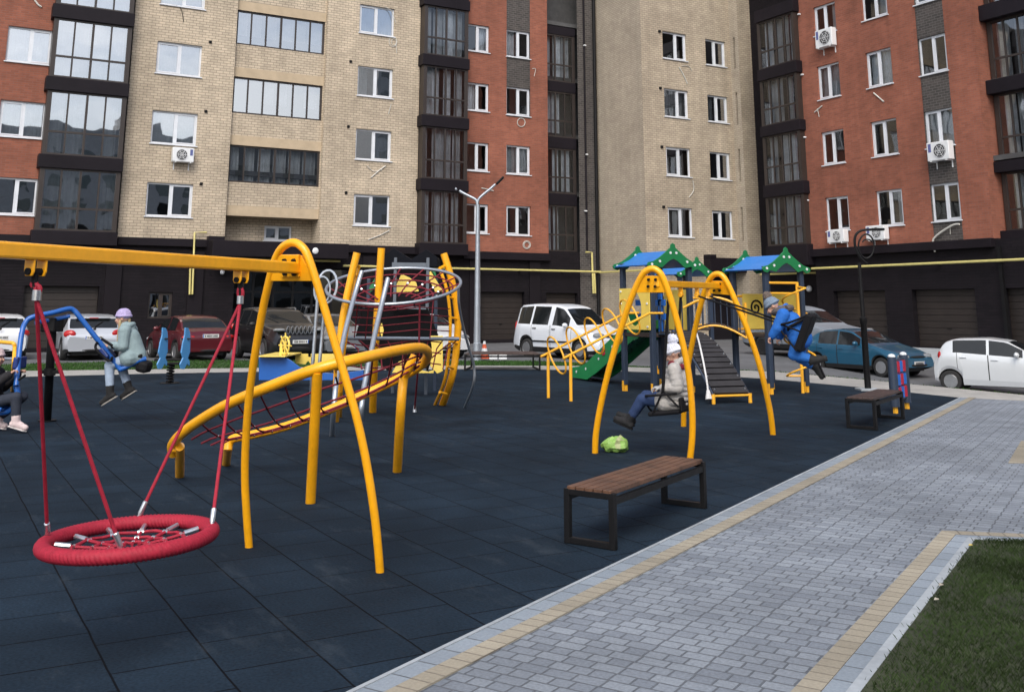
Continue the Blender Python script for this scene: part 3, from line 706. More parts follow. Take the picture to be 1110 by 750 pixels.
# ------------------------------------------------------------------ nest swing in the foreground
def bolts(parent, pts, n, r=.014, mat=None):
    for p in pts:
        m = MB(); m.tube([p-n*.012, p+n*.012], r, 10); m.build('bolt', mat or BOLT, parent)
def arch_frame(parent, pxs, o, n, r, plate, inset, bolt_px, two=True):
    P = [PP(x, y, o, n) for x, y in pxs]
    m = MB(); m.tube([P[0]-UP*.02]+P+[P[-1]-UP*.02], r, 14, smooth=4); a = m.build('arch_leg', YEL, parent)
    m = MB(); q = [PP(x, y, o, n) for x, y in plate]; m.prism([p-n*.012 for p in q], n*.024); pl = m.build('gusset_plate', YEL, parent, smooth=False, bevel=.004)
    if inset:
        m = MB(); q = [PP(x, y, o-n*.03, n) for x, y in inset]; m.prism(q, n*.022); m.build('cover_plate', YEL, pl, smooth=False, bevel=.003)
    bolts(pl, [PP(x, y, o-n*.035, n) for x, y in bolt_px], n, .016)
    return P
def line_px(A, B, px, lo=-.5, hi=1.5):
    f = lambda t: proj(A.lerp(B, t))[0]-px
    a, b = lo, hi
    for _ in range(50):
        c = (a+b)/2
        if f(a)*f(c) <= 0: b = c
        else: a = c
    return A.lerp(B, (a+b)/2)
B1 = PZ(322, 291, 6.75); B0 = PZ(0, 271, 4.55)
bd = (B0-B1).normalized(); bd.z *= .3; bd.normalize(); BE = B1+(B0-B1)*1.36
fa, fb = G(270, 593), G(412, 620)
nn = (fb-fa).cross(B1-fa).normalized()
if nn.dot(EYE-fa) < 0: nn = -nn
o = fa
S1 = thing('swing_frame', 'yellow swing frame nearest the camera, long beam on a hairpin arch', 'swing frame', (fa+fb)/2)
nn = -nn  # now points away from the camera
arch_frame(S1, [(270, 594), (267.5, 560), (265.5, 520), (266.3, 480), (270, 430), (277, 380), (285, 335), (291, 308), (296.5, 287), (303, 272), (311, 265), (318.5, 263), (326, 266.5), (333, 276), (342, 302), (352, 335), (363, 372), (374.5, 410), (386, 450), (396, 495), (403.5, 540), (408.5, 580), (412, 621)],
           o, nn, .027, [(301, 277), (328, 277), (342, 304.5), (289.5, 304.5)], [(304, 276.5), (323.5, 276.5), (323.5, 300.5), (304, 300.5)], [(308.5, 283), (318.5, 283), (309, 296.5), (319, 296.5)])
m = MB(); m.bar(B1+bd*.0+nn*.01, BE, .075, .075); m.build('beam', YEL, S1, smooth=False, bevel=.012)
# far-off second arch beyond the left edge of the photograph
ce = BE-UP*BE.z; sd = (fb-fa).normalized(); m = MB()
m.tube([ce-sd*.58-UP*.02, ce-sd*.57+UP*.5, ce-sd*.42+UP*1.2, ce-sd*.2+UP*1.85, ce-sd*.08+UP*2.03, ce+UP*2.08, ce+sd*.08+UP*2.03, ce+sd*.2+UP*1.85, ce+sd*.42+UP*1.2, ce+sd*.57+UP*.5, ce+sd*.58-UP*.02], .031, 14, smooth=5); m.build('arch_leg', YEL, S1)
NS = thing('nest_swing', 'red rope nest swing with a round braided seat hanging from the near beam', 'swing', G(140, 583))
H1, H2 = line_px(B1, B0, 40.5), line_px(B1, B0, 262); dn = -UP
for Hp, q in ((H1, (40, 318)), (H2, (260.5, 323))):
    w = bd.cross(UP).normalized()
    for s in (-.035, .035):
        m = MB(); c = Hp-UP*.035+bd*s
        pts = [c+w*.03, c-w*.03, c-w*.03-UP*.055, c-w*.02-UP*.075, c+w*.02-UP*.075, c+w*.03-UP*.055]; m.prism([p-bd*.005 for p in pts], bd*.01); m.build('bearing_bracket', YEL, S1, smooth=False, bevel=.003)
    m = MB(); c = Hp-UP*.09; m.tube([c-bd*.05, c+bd*.05], .017, 10); m.tube([c, c-UP*.05], .016, 10); m.tube([c-UP*.05, c-UP*.09], .012, 8); m.build('pivot', BLKRUB, NS)
Zr = 5.45
RC = PZ(140, 583, Zr); rr, rt = .402, .038
tilt = Matrix.Rotation(-.035, 3, HD); 
def rp(an, rad, dz=0.): return RC+tilt @ (RT*(rad*math.cos(an))+HD*(rad*math.sin(an))+UP*dz)
m = MB(); nu, nv = 1080, 14
for i in range(nu):
    a = 2*math.pi*i/nu
    for k in range(nv):
        b = 2*math.pi*k/nv; rb = rt*(.93+.15*abs(math.sin(60*a+b*2.0)))
        m.v.append(rp(a, rr+rb*math.cos(b), rb*math.sin(b)*.92))
for i in range(nu):
    for k in range(nv): m.f.append([i*nv+k, ((i+1) % nu)*nv+k, ((i+1) % nu)*nv+(k+1) % nv, i*nv+(k+1) % nv])
m.build('braided_ring', REDR, NS, angle=80)
net = MB(); fer = []
for k in range(12):
    a = 2*math.pi*k/12+.13
    dz = lambda r: -.045*(1-(r/rr)**2)
    net.tube([rp(a, r, dz(r)) for r in (.375, .26, .17, .07)], .009, 6)
    fer.append((rp(a, rr-.045, dz(.36)), rp(a, rr-.12, dz(.3)), .0135)); 
    for rad in (.27, .18, .10):
        fer.append((rp(a-.06, rad, dz(rad)), rp(a+.06, rad, dz(rad)), .011))
for rad in (.27, .18, .10):
    net.tube([rp(2*math.pi*k/36, rad, -.045*(1-(rad/rr)**2)+0.004*math.sin(k*1.7)) for k in range(36)], .009, 6, closed=True)
nt_ = net.build('net', REDR, NS)
for p, q, r in fer:
    m = MB(); m.tube([p, q], r, 8); m.build('ferrule', SILV, nt_)
att = {'l': (48, 574), 'f': (131, 588), 'b': (151, 556), 'r': (234, 569)}
def near_ring(px, py):
    best = min((rp(2*math.pi*k/240, rr, rt*.8) for k in range(240)), key=lambda p: (proj(p)[0]-px)**2+(proj(p)[1]-py)**2); return best
for Hp, q, ends in ((H1, (40, 318), 'lf'), (H2, (260.5, 323), 'br')):
    top = Hp-UP*.18
    cl = PZ(q[0], q[1]+2, Hp.dot(HD))
    m = MB(); m.tube([cl-UP*.02, cl+UP*.03+RT*.012, Hp-UP*.15+RT*.01, Hp-UP*.13, Hp-UP*.15-RT*.01, cl+UP*.03-RT*.012, cl-UP*.02], .0115, 8, smooth=3); m.build('rope_loop', REDR, NS)
    m = MB(); m.tube([cl-UP*.024, cl+UP*.024], .021, 12); m.build('clamp', SILV, NS)
    for e in ends:
        pe = near_ring(*att[e]); d = (pe-cl).normalized(); tip = pe+d*.012
        m = MB(); m.tube([cl-UP*.02, tip-d*.05], .0094, 8); m.build('rope', REDR, NS)
        m = MB(); m.tube([tip-d*.095, tip-d*.09, tip-d*.03, tip-d*.02, tip-d*.0], [.010, .0145, .0145, .010, .009], 10); m.build('sleeve', SILV, NS)

# ------------------------------------------------------------------ inclined net climber with thick yellow tube
NC = thing('net_climber', 'yellow inclined net climber with a thick hairpin tube and dark red net', 'climbing frame', G(337, 545))
rail = [(188, 492, 10.05), (187, 482, 9.95), (197, 470, 9.75), (216, 456, 9.55), (250, 436.5, 9.2), (300, 416, 8.85), (343, 400, 8.65), (390, 388.5, 8.8), (430, 380, 9.3), (454, 377, 9.85), (463, 381, 10.15), (461, 391, 10.4), (447, 402.5, 10.5), (420, 416, 10.6), (390, 429.5, 10.6), (350, 447, 10.6), (310, 462, 10.65), (272, 471.5, 10.7), (254, 475, 10.72), (248.5, 480, 10.72), (247, 488, 10.7)]
rail3 = [PZ(*q) for q in rail]
m = MB(); m.tube(rail3, [.047]*12+[.044]*9, 16, smooth=5); m.build('rail', YEL, NC)
for top, foot, zt in (((195, 484), (195, 516), 9.9), ((247.3, 484), (245, 503), 10.7), ((344, 403), (336.5, 545), 8.65)):
    m = MB(); m.tube([G(*foot)-UP*.02, PZ(top[0], top[1], zt)], .043, 14); m.build('leg', YEL, NC)
m = MB(); g = G(430.5, 511); m.tube([g-UP*.02, PZ(434, 450, 10.25), PZ(437.5, 411, 10.28), PZ(443, 399, 10.22), PZ(450, 386, 10.2)], .046, 14, smooth=3); m.build('leg', YEL, NC)
m = MB(); c = PZ(193, 487, 9.95); m.tube([c-RT*.05, c+RT*.05], .03, 10); m.build('foot_joint', YEL, NC)
# net between the two rails
def lerp_list(P, t):
    L = [0]
    for a, b in zip(P, P[1:]): L.append(L[-1]+(b-a).length)
    s = t*L[-1]
    for i in range(len(P)-1):
        if s <= L[i+1]+1e-9: return P[i].lerp(P[i+1], (s-L[i])/max(1e-9, L[i+1]-L[i]))
    return P[-1]
fr_ = rail3[2:11]; bk = rail3[11:20][::-1]
net = MB(); kn = []
def npt(t, u):
    a, b = lerp_list(fr_, t), lerp_list(bk, t); p = a.lerp(b, u); p.z -= .16*math.sin(math.pi*u)*(.35+.65*math.sin(math.pi*min(1, t*1.1))); return p
for u in (.2, .4, .6, .8): net.tube([npt(t/20, u) for t in range(0, 20)], .0095, 6)
for k in range(1, 12):
    t = k/12; net.tube([npt(t, j/8) for j in range(9)], .0085, 6)
    for u in (.2, .4, .6, .8): kn.append(npt(t, u))
no = net.build('net', DKRED, NC)
for i, p in enumerate(kn):
    m = MB(); m.ball(p, .015, n=8); m.build('connector', SILV if i % 2 else BLKRUB, no)
for t in (.56,):
    p = lerp_list(fr_, t); q = lerp_list(fr_, t+.01); d = (q-p).normalized(); m = MB()
    m.tube([p-d*.014, p+d*.014], .054, 16); m.tube([p-UP*.05, p-UP*.1], .012, 8); m.build('clip', YEL, NC)
    m = MB(); m.tube([p-UP*.1, npt(t, .2)], .009, 6); m.build('rope_end', BLKRUB, no)

# ------------------------------------------------------------------ rope tower with tilted ring
Zc = 15.6
RT_ = thing('rope_tower', 'climbing tower with four yellow posts, tilted grey ring and red nets', 'climbing frame', G(430, 446))
cen = PZ(427, 309, Zc); tl = Matrix.Rotation(R(16.5), 3, RT); tl2 = Matrix.Rotation(R(-1.5), 3, HD)
RR = 1.02
def cp(a, r=RR, dz=0.): return cen+tl2 @ (tl @ (RT*(r*math.cos(a))+HD*(r*math.sin(a))+UP*dz))
m = MB(); m.tube([cp(2*math.pi*k/48) for k in range(48)], .024, 10, closed=True); m.build('ring', GALV, RT_)
m = MB()
cn = PZ(354, 311, 15.4); m.tube([cn+RT*(.155*math.cos(k*.35))+UP*(.25*math.sin(k*.35))+HD*(.12*math.sin(k*.35)) for k in range(18)], .02, 8, closed=True); m.tube([cn+RT*(.12*math.cos(k*.35)-.05)+UP*(.2*math.sin(k*.35)-.05)-HD*.08 for k in range(18)], .016, 8, closed=True); m.build('hand_loop', GALV, RT_)
net = MB()
for k in range(16):
    a = 2*math.pi*k/16; net.tube([cp(a, RR), cp(a+.18, RR*.66, -.16), cp(a+.3, RR*.3, -.26)], .012, 6)
for r, dz in ((.88, -.07), (.74, -.13), (.58, -.18), (.4, -.24)): net.tube([cp(2*math.pi*k/32, RR*r, dz) for k in range(32)], .012, 6, closed=True)
no = net.build('ring_net', DKRED, RT_)
for k in range(16):
    m = MB(); m.ball(cp(2*math.pi*k/16+.18, RR*.66, -.16), .026, n=8); m.build('connector', SILV, no)
def post(pxs, r, mat, name='post', smooth=4, n=12):
    m = MB(); m.tube([PZ(*q) for q in pxs], r, n, smooth=smooth); return m.build(name, mat, RT_)
g = lambda x, y: (x, y, G(x, y).dot(HD))
post([(413.5, 269, 15.9), (409.5, 330, 15.95), (406, 390, 16.0), g(404, 447)], .058, YEL)
post([(387, 274, 15.0), (378.5, 310, 15.0), (371, 350, 15.0), (366, 400, 15.0), (364.5, 430, 15.0), g(363.5, 457)], .055, YEL)
m = MB(); A = [PZ(*q) for q in ((389, 289, 15.2), (383, 318, 15.2), (377.5, 350, 15.2), (372, 390, 15.2), (370, 425, 15.2), g(369, 452))]; m.tube(A, .024, 8, smooth=4); m.tube([A[0], PZ(384, 287, 15.0)], .024, 8)
Bq = [PZ(*q) for q in ((381, 300, 15.0), (376, 325, 15.0), (370.5, 355, 15.0), (366.5, 395, 15.0), (364.7, 425, 15.0))]
for p in Bq: q = min((lerp_list(A, t/40) for t in range(41)), key=lambda w: abs(w.z-p.z)); m.tube([p, q], .017, 8)
m.build('ladder', YEL, RT_)
post([(481, 275, 17.0), (488, 298, 17.0), (494, 325, 17.05), (496.5, 352, 17.1), (494, 385, 17.15), (489, 412, 17.2), g(479.5, 439)], .06, YEL)
m = MB(); A = [PZ(*q) for q in ((476.5, 291, 16.8), (484.5, 315, 16.8), (488, 345, 16.85), (487, 378, 16.95), (482, 412, 17.1), g(471.5, 439))]; m.tube(A, .026, 8, smooth=4); m.tube([A[0], PZ(483, 288, 17.0)], .026, 8)
for y, xa, xb in ((305, 483, 490), (323, 486.5, 494), (345, 488, 496.5), (371, 487.5, 495.5), (398, 484.5, 491.5), (426, 476.5, 484)):
    m.tube([PZ(xa, y-1, 16.88), PZ(xb, y+1, 17.08)], .02, 8)
m.build('ladder', YEL, RT_)
post([(392.3, 294, 14.75), (385, 318, 14.6), (373.5, 362, 14.0), (366, 404, 13.5), (362, 440, 13.2), g(360, 472.5)], .034, GALV, 'grey_pole')
post([(420.5, 302, 14.8), (412.5, 335, 14.5), (403, 378, 13.9), (395, 418, 13.5), (391.5, 445, 13.25), g(389.5, 472.5)], .036, GALV, 'grey_pole')
post([(497, 312, 15.6), (497.5, 330, 15.7), (501.5, 352, 16.0), (508.5, 378, 16.3), (514, 398, 16.5), (513, 418, 16.6), g(503.5, 442)], .021, GALV, 'grey_pole', n=10)
post([(344.5, 322, 15.2), (341.5, 360, 15.2), (338, 410, 15.2), g(336.5, 455)], .026, GALV, 'grey_pole', n=10)
post([(352, 330, 15.5), (349, 365, 15.5), (345, 410, 15.5), g(343.5, 450)], .026, GALV, 'grey_pole', n=10)
m = MB(); m.tube([PZ(372, 366.5, 15.4), PZ(497, 367.5, 16.6)], .03, 10); m.build('cross_bar', GALV, RT_)
net = MB(); a3, b3 = (372, 367, 15.4), (497, 368, 16.6)
for i in range(9):
    t = i/8; x = 372+125*t; z = 15.4+1.2*t; x2 = 388+(x-372)*.78
    net.tube([PZ(x, 367, z), PZ(x2, 378, z), PZ(x2*.9+43, 400, z-.2)], .011, 6)
for y in (372, 384, 396): net.tube([PZ(376+k*17, y+(3*math.sin(k)), 15.4+.17*k) for k in range(7)], .011, 6)
for x in (388, 400, 412, 470): net.tube([PZ(x, 328 if x < 450 else 322, 15.1 if x < 450 else 15.6), PZ(x-4, 367, 15.5)], .009, 6)
for y in (336, 344, 352, 360): net.tube([PZ(382, y, 15.1), PZ(415, y+1, 15.4), PZ(455, y-3, 15.5), PZ(487, y-1, 16.6)], .009, 6)
net.tube([PZ(455, 331, 15.2), PZ(454, 390, 15.3), g(449.5, 444) and PZ(449.5, 443, 16.4)], .014, 8)
net.tube([PZ(458, 396, 15.8), PZ(487, 372, 16.9)], .011, 6)
no = net.build('side_net', DKRED, RT_)
m = MB(); p = G(449.5, 446.5); m.tube([p-UP*.01, p+UP*.1], [.035, .018], 10); m.build('anchor', SILV, no)

# ------------------------------------------------------------------ play house behind the rope tower
PH = thing('play_house', 'play house with black hexagon panels, zigzag dark roof and yellow gables behind the rope tower', 'play house', G(443, 427))
zf, zb = 19.2, 20.6
def flat(name, mat, parent, pts, Z, th=.02, dirv=None):
    m = MB(); m.prism([PZ(x, y, Z if not isinstance(Z, (list, tuple)) else Z[i]) for i, (x, y) in enumerate(pts)], (dirv or HD)*th); return m.build(name, mat, parent, smooth=False, bevel=.004)
PGREY = M('grey_post', (.11, .13, .16), .5)
for x, yt, yb in ((425.5, 277, 426), (461.5, 278, 427.5)):
    m = MB(); gq = G(x, yb); m.bar(gq-UP*.02, V((gq.x, gq.y, 1.65+(332-yt)/1113*19.2)), .06, .06, RT); m.build('post', PGREY, PH, smooth=False, bevel=.008)
for x in (400, 473):
    m = MB(); p = PZ(x, 300, 20.9); m.bar(V((p.x, p.y, -.02)), V((p.x, p.y, 2.2)), .07, .07, RT); m.build('post', NAVY, PH, smooth=False, bevel=.008)
m = MB(); m.bar(PZ(425, 287.5, zf), PZ(462, 288, zf), .05, .1); m.build('top_bar', PGREY, PH, smooth=False)
m = MB(); m.bar(PZ(425, 333, zf), PZ(462, 334, zf), .05, .05); m.bar(PZ(425, 400, zf), PZ(462, 401, zf), .05, .05); m.build('frame_bar', PGREY, PH, smooth=False)
flat('side_panel', M('black_board', (.004, .004, .005), .7, spec=.1), PH, [(394, 333), (463, 333), (475, 363), (464, 402), (420, 402), (385, 366)], zf+.15)
flat('roof', M('zigzag_roof', (.006, .007, .011), .7, spec=.1), PH, [(413, 279), (427, 269.5), (445.5, 281.5), (462, 270.5), (474, 279), (474, 289), (413, 289)], zb, .9)
flat('gable', YELP, PH, [(426, 317), (435, 297), (444, 301), (451, 306), (454, 316)], zb)
flat('gable', YELP, PH, [(462.5, 297), (467, 294), (478, 312), (482, 316), (472, 317)], zb)
flat('green_panel', GREEN, PH, [(400, 312), (409, 297), (411, 299), (408, 312), (401, 317)], zb); flat('green_panel', GREEN, PH, [(468, 294), (472, 295), (474, 303)], zb+.04)
flat('shield_panel', YELP, PH, [(466, 364), (480, 364), (480, 402), (474, 405), (466.5, 397), (468, 376)], zf-.05)
flat('scallop_panel', YELP, PH, [(425, 404), (432, 392), (438, 390), (441, 399), (448, 403), (456, 401), (464, 403), (470, 401), (470, 404.5)], zf-.1)
flat('shield_panel', YELP, PH, [(410, 356), (414, 350), (416, 358), (414, 366)], zf)

# ------------------------------------------------------------------ play boat
PB = thing('play_boat', 'blue and yellow play boat with a yellow steering wheel', 'play boat', G(318, 414))
side = [(280.5, 387), (309, 387.3), (316, 391), (325, 398), (337, 403), (365, 405), (388, 402), (394, 401), (394, 412), (280.5, 412)]
flat('hull_side', BLUE, PB, side, 20.6, .03); flat('hull_side', BLUE, PB, side, 21.9, .03)
flat('deck', YELP, PB, [(279, 385.6), (309, 386), (309, 387.2), (279, 387)], 20.4, 1.6)
flat('battlement', YELP, PB, [(320, 383.5), (334, 383.5), (334, 387), (337, 387), (337, 383.5), (366, 383.5), (366, 395), (337, 395), (334, 391), (331, 395), (320, 394)], 21.95, .03)
m = MB(); p = PZ(304.5, 388, 20.8); m.bar(p-UP*.05, p+UP*.27, .08, .05, RT); m.build('wheel_stand', YELP, PB, smooth=False)
m = MB(); c = PZ(309, 374.5, 20.7); ax = (RT*.75+HD*.65).normalized(); s_ = ax.cross(UP).normalized()
m.tube([c+s_*(.17*math.cos(k*.314))+UP*(.17*math.sin(k*.314)) for k in range(20)], .022, 8, closed=True)
for k in range(8): d = s_*math.cos(k*.785)+UP*math.sin(k*.785); m.tube([c, c+d*.25], .015, 8)
m.build('steering_wheel', YELP, PB)

# ------------------------------------------------------------------ spring rider
SR = thing('spring_rider', 'small spring rider with two pale blue fish shaped sides', 'spring rider', G(184, 415))
base = G(184, 415.5); m = MB(); m.lathe([(0, 0), (.21, 0), (.21, .015), (0, .016)], Matrix.Translation(base)); m.build('base_plate', BLACK, SR)
m = MB(); m.tube([base+V((.075*math.cos(t*.55), .075*math.sin(t*.55), .02+t*.0051)) for t in range(80)], .016, 8); m.tube([base, base+UP*.44], .035, 10); m.build('spring', BLACK, SR)
m = MB(); m.bar(base+UP*.5-RT*.36, base+UP*.5+RT*.36, .1, .05); m.bar(base+UP*.42-RT*.2, base+UP*.42+RT*.2, .22, .04); m.build('seat_bar', BLACK, SR, smooth=False, bevel=.008)
for px0, tw in ((176, .5), (200.5, .55)):
    fish = [(-2.5, 356), (.5, 356.5), (2.5, 361), (3.5, 372), (3.8, 382), (2, 388), (4.2, 392), (4, 396.5), (1.5, 394), (-1, 399.5), (-4, 399), (-5.5, 394), (-2.8, 387.5), (-5, 382), (-4, 372), (-2.5, 364)]
    fd = (RT*math.cos(1.05)+HD*math.sin(1.05)); c = PZ(px0, 385, 22.1)
    m = MB(); m.prism([c+fd*(q[0]*.0200*1.35)+UP*((385-q[1])*.0198) for q in fish], RT*.03); m.build('fish_side', SKYB, SR, smooth=False, bevel=.006)
    bolts(SR, [c+UP*.16-RT*.0, c-UP*.08, c-UP*.02+fd*.06], RT, .02, SILV)
    m = MB(); m.tube([c+UP*.34-RT*.1, c+UP*.34+RT*.1], .016, 8); m.build('handle', BLACK, SR)

# ------------------------------------------------------------------ seesaw
SW = thing('seesaw', 'blue bent tube seesaw on a black post, two children riding', 'seesaw', G(51, 456))
zS = 14.8
foot = G(51, 456.5); ptop = PZ(57.5, 350, zS)
m = MB(); m.tube([foot-UP*.02, PZ(54, 400, zS), PZ(57, 352, zS)], .058, 14); m.build('post', BLACK, SW)
m = MB(); c = PZ(54, 403, zS); m.tube([c-UP*.05, c+UP*.05], .08, 14); m.bar(c-RT*.15, c+RT*.15, .1, .05); m.lathe([(0, 0), (.13, 0), (.13, .02), (0, .02)], Matrix.Translation(foot)); m.build('collar', BLACK, SW)
m = MB(); c = PZ(57, 352, zS); m.bar(c-HD*.16, c+HD*.16, .2, .2); m.build('pivot_housing', BLACK, SW, smooth=False, bevel=.02)
top = [(17.5, 418, 14.15), (19.5, 395, 14.25), (23.5, 362, 14.4), (28, 349, 14.5), (36, 343.5, 14.55), (57, 339, 14.7), (74, 334.8, 14.85), (80, 336.5, 14.9), (86, 343, 14.92), (106, 368.5, 15.0), (128, 397, 15.1), (133, 399.5, 15.1), (150, 391, 15.15), (158, 389, 15.2)]
for k, dz in ((0, -.11), (1, .11)):
    m = MB(); m.tube([PZ(x, y, z+dz) for x, y, z in top], .036, 12, smooth=4); m.build('beam_tube', BLUE, SW)
m = MB(); m.tube([PZ(38, 350, 14.55), PZ(58, 346.5, 14.7), PZ(76, 342.5, 14.8)], .03, 10); m.build('lower_tube', BLUE, SW)
m = MB(); m.bar(PZ(128, 397, 15.1)+UP*.05, PZ(156, 387, 15.15)+UP*.03, .3, .05); m.build('seat', BLACK, SW, smooth=False, bevel=.015)
m = MB(); c = PZ(157, 397, 15.15); m.bar(c-RT*.10+UP*.02, c+RT*.08-UP*.02, .26, .17); m.build('bumper', BLKRUB, SW, smooth=False, bevel=.05)
m = MB()
for dz in (-.16, .16): m.tube([PZ(106, 371, 15+dz), PZ(103.5, 375, 15+dz), PZ(106, 381, 15+dz), PZ(118, 391, 15.05+dz), PZ(122, 387, 15.05+dz)], .02, 8, smooth=3)
m.tube([PZ(110, 367, 14.75), PZ(122, 375, 14.8)], .02, 8); m.tube([PZ(121.5, 376.5, 14.75), PZ(121.5, 376.5, 15.3)], .017, 8); m.build('handle', BLACK, SW)
m = MB(); c = PZ(116, 383, 15.02); m.bar(c-HD*.15, c+HD*.15, .09, .17, (PZ(106, 368, 15)-PZ(128, 397, 15)).normalized()); m.build('clamp_block', M('navy_block', (.01, .03, .16), .4), SW, smooth=False, bevel=.02)
m = MB(); c = PZ(21.5, 393, 14.22); m.bar(c-HD*.14, c+HD*.14, .07, .16); m.build('clamp_block', MATS['navy_block'], SW, smooth=False, bevel=.02)
m = MB(); m.tube([PZ(27, 407, 13.95), PZ(27, 407, 14.4)], .016, 8); m.tube([PZ(20, 412, 13.95), PZ(27, 407, 13.95)], .016, 8); m.build('handle', BLACK, SW)
m = MB(); A = [PZ(x, y, 14.1) for x, y in ((-14, 440), (-4, 446), (6, 446.5), (14, 441.5), (19, 430), (17.5, 417))]
m.tube(A, .04, 12, smooth=4); m.build('seat_tube', BLUE, SW)
m = MB(); m.bar(PZ(-14, 439, 14.1), PZ(7, 443, 14.1), .3, .05); m.build('seat', BLUE, SW, smooth=False, bevel=.015)
# small yellow hoop behind the child at the edge
YH_ = thing('hand_rail_hoop', 'thin yellow hand rail hoop at the edge of the photo, behind the sitting child', 'hand rail', G(13.5, 425))
m = MB(); m.tube([G(13.5, 424), PZ(14.5, 400, 17.2), PZ(16, 377, 17.2), PZ(14.5, 372.5, 17.2), PZ(10, 371.5, 17.25), PZ(-10, 370, 17.5), PZ(-22, 370, 17.6), PZ(-26, 374, 17.6), G(-26, 425)], .032, 10, smooth=3); m.build('tube', YELS, YH_)
m = MB(); m.tube([PZ(15, 389, 17.2), PZ(-25, 388, 17.6)], .025, 8); m.build('cross_tube', GALV, YH_)

# ------------------------------------------------------------------ second swing with two arches
A1f, A1g = G(645, 491), G(748, 497.5); BA = PZ(712, 307.5, 11.4); BB = PZ(779, 310, 13.75)
S2 = thing('swing_frame', 'yellow double arch swing frame carrying two child swings', 'swing frame', (A1f+A1g)/2)
n1 = (A1g-A1f).cross(UP).normalized(); n1 = n1 if n1.dot(HD) > 0 else -n1
ap = BA; n1 = (A1g-A1f).cross(ap-A1f).normalized(); n1 = n1 if n1.dot(HD) > 0 else -n1
arch_frame(S2, [(645, 491), (646, 470), (651, 440), (659, 405), (669, 370), (680, 335), (688.5, 313), (695, 300), (700, 294), (707, 291.3), (713.5, 294), (719, 302), (728, 327), (737, 360), (744, 390), (748.3, 420), (750.5, 450), (750.3, 475), (748, 498)], A1f, n1, .036,
           [(698, 299), (715.5, 299), (724, 317), (689.5, 317)], None, [(703, 303.2), (710.5, 303.2), (702.5, 310.5), (710, 310.5)])
A2f, A2g = G(741, 462), G(838, 471); n2 = (A2g-A2f).cross(BB-A2f).normalized(); n2 = n2 if n2.dot(HD) > 0 else -n2
arch_frame(S2, [(741, 462), (741.5, 440), (744, 410), (748.5, 382), (754.5, 352), (761, 325), (766.5, 308.5), (771.5, 300), (777, 297), (783, 299), (789.5, 309), (800, 333), (812, 362), (822.5, 393), (830.5, 425), (835.5, 450), (838, 472)], A2f, n2, .038,
           [(766.5, 304.5), (784.5, 304.5), (793, 320), (765, 317.5)], None, [(774, 308), (780, 308), (774, 315), (780, 315)])
m = MB(); m.bar(BA-(BB-BA).normalized()*.02, BB+(BB-BA).normalized()*.05, .065, .075); m.build('beam', YEL, S2, smooth=False, bevel=.01)
bdir = (BB-BA); bdir.z = 0; bdir.normalize(); bperp = V((-bdir.y, bdir.x, 0)); bperp = bperp if bperp.dot(RT) < 0 else -bperp   # towards the left
def hanger(t):
    p = BA.lerp(BB, t)-UP*.04; m = MB(); m.bar(p+UP*.02, p-UP*.09, .05, .03, bdir); m.tube([p-UP*.08-bdir*.04, p-UP*.08+bdir*.04], .03, 10); m.build('bearing_bracket', YEL, S2, bevel=.004); return p-UP*.09
hs = [hanger(t) for t in (.16, .34, .60, .80)]
def swing_seat(name, label, h0, h1, ctr, lean, grp, pad=None):
    """bucket seat with back, bars and two straps; lean = rotation of the seat about the beam"""
    t = thing(name, label, 'swing', V((ctr.x, ctr.y, 0)), grp)
    rot = Matrix.Rotation(lean, 3, bdir)
    f = rot @ bperp; u = rot @ UP; s = bdir
    P = lambda a, b, c: ctr+f*a+s*b+u*c
    if pad:
        lo, hi, grip = pad; d = (hi-lo).normalized(); q = d.cross(s).normalized(); m = MB(); m.box((lo+hi)/2, d*((hi-lo).length/2), s*.17, q*.045); m.build('seat', BLKRUB, t, bevel=.025, smooth=False)
        m = MB(); c = (lo+hi)/2; m.tube([hi-s*.15, c.lerp(grip, .35)-s*.19+UP*.08, c.lerp(grip, .72)-s*.2], .013, 8, smooth=3); m.tube([hi+s*.15, c.lerp(grip, .35)+s*.19+UP*.08, c.lerp(grip, .72)+s*.2], .013, 8, smooth=3); m.tube([c.lerp(grip, .72)-s*.2, c.lerp(grip, .8)-UP*.08, c.lerp(grip, .72)+s*.2], .013, 8, smooth=4); m.build('safety_bar', BLKRUB, t)
        for hp, b in ((h0, -.19), (h1, .19)):
            g0 = grip+s*b; m = MB(); m.tube([hp, hp.lerp(g0, .5), g0], [.011, .012, .013], 8); m.tube([g0, lo+s*(b*.85)], .011, 6); m.tube([g0, c+s*(b*.85)], .011, 6); m.build('suspension_strap', BLKRUB, t)
        return P
    m = MB(); m.box(P(.02, 0, 0), f*.19, s*.2, u*.025); m.build('seat', BLKRUB, t, bevel=.02, smooth=False)
    m = MB(); m.box(P(-.19, 0, .07), f*.02, s*.19, u*.08); m.build('seat_back', BLKRUB, t, bevel=.02, smooth=False)
    m = MB(); m.tube([P(-.17, -.2, .2), P(.05, -.22, .2), P(.2, -.18, .2), P(.23, 0, .2), P(.2, .18, .2), P(.05, .22, .2), P(-.17, .2, .2)], .014, 8, smooth=4)
    m.tube([P(.2, 0, 0), P(.26, 0, .08), P(.23, 0, .2)], .013, 8, smooth=3); m.build('safety_bar', BLKRUB, t)
    for hp, b in ((h0, -.2), (h1, .2)):
        a = P(-.02, b*1.1, .24); m = MB(); m.tube([hp, hp.lerp(a, .85), a], [.017, .019, .02], 8); m.tube([a, P(.14, b, .01)], .012, 6); m.tube([a, P(-.17, b, .05)], .012, 6); m.build('suspension_strap', BLKRUB, t)
    return P
c1 = (hs[0]+hs[1])/2; c1 = V((c1.x, c1.y, .47))+bperp*.10
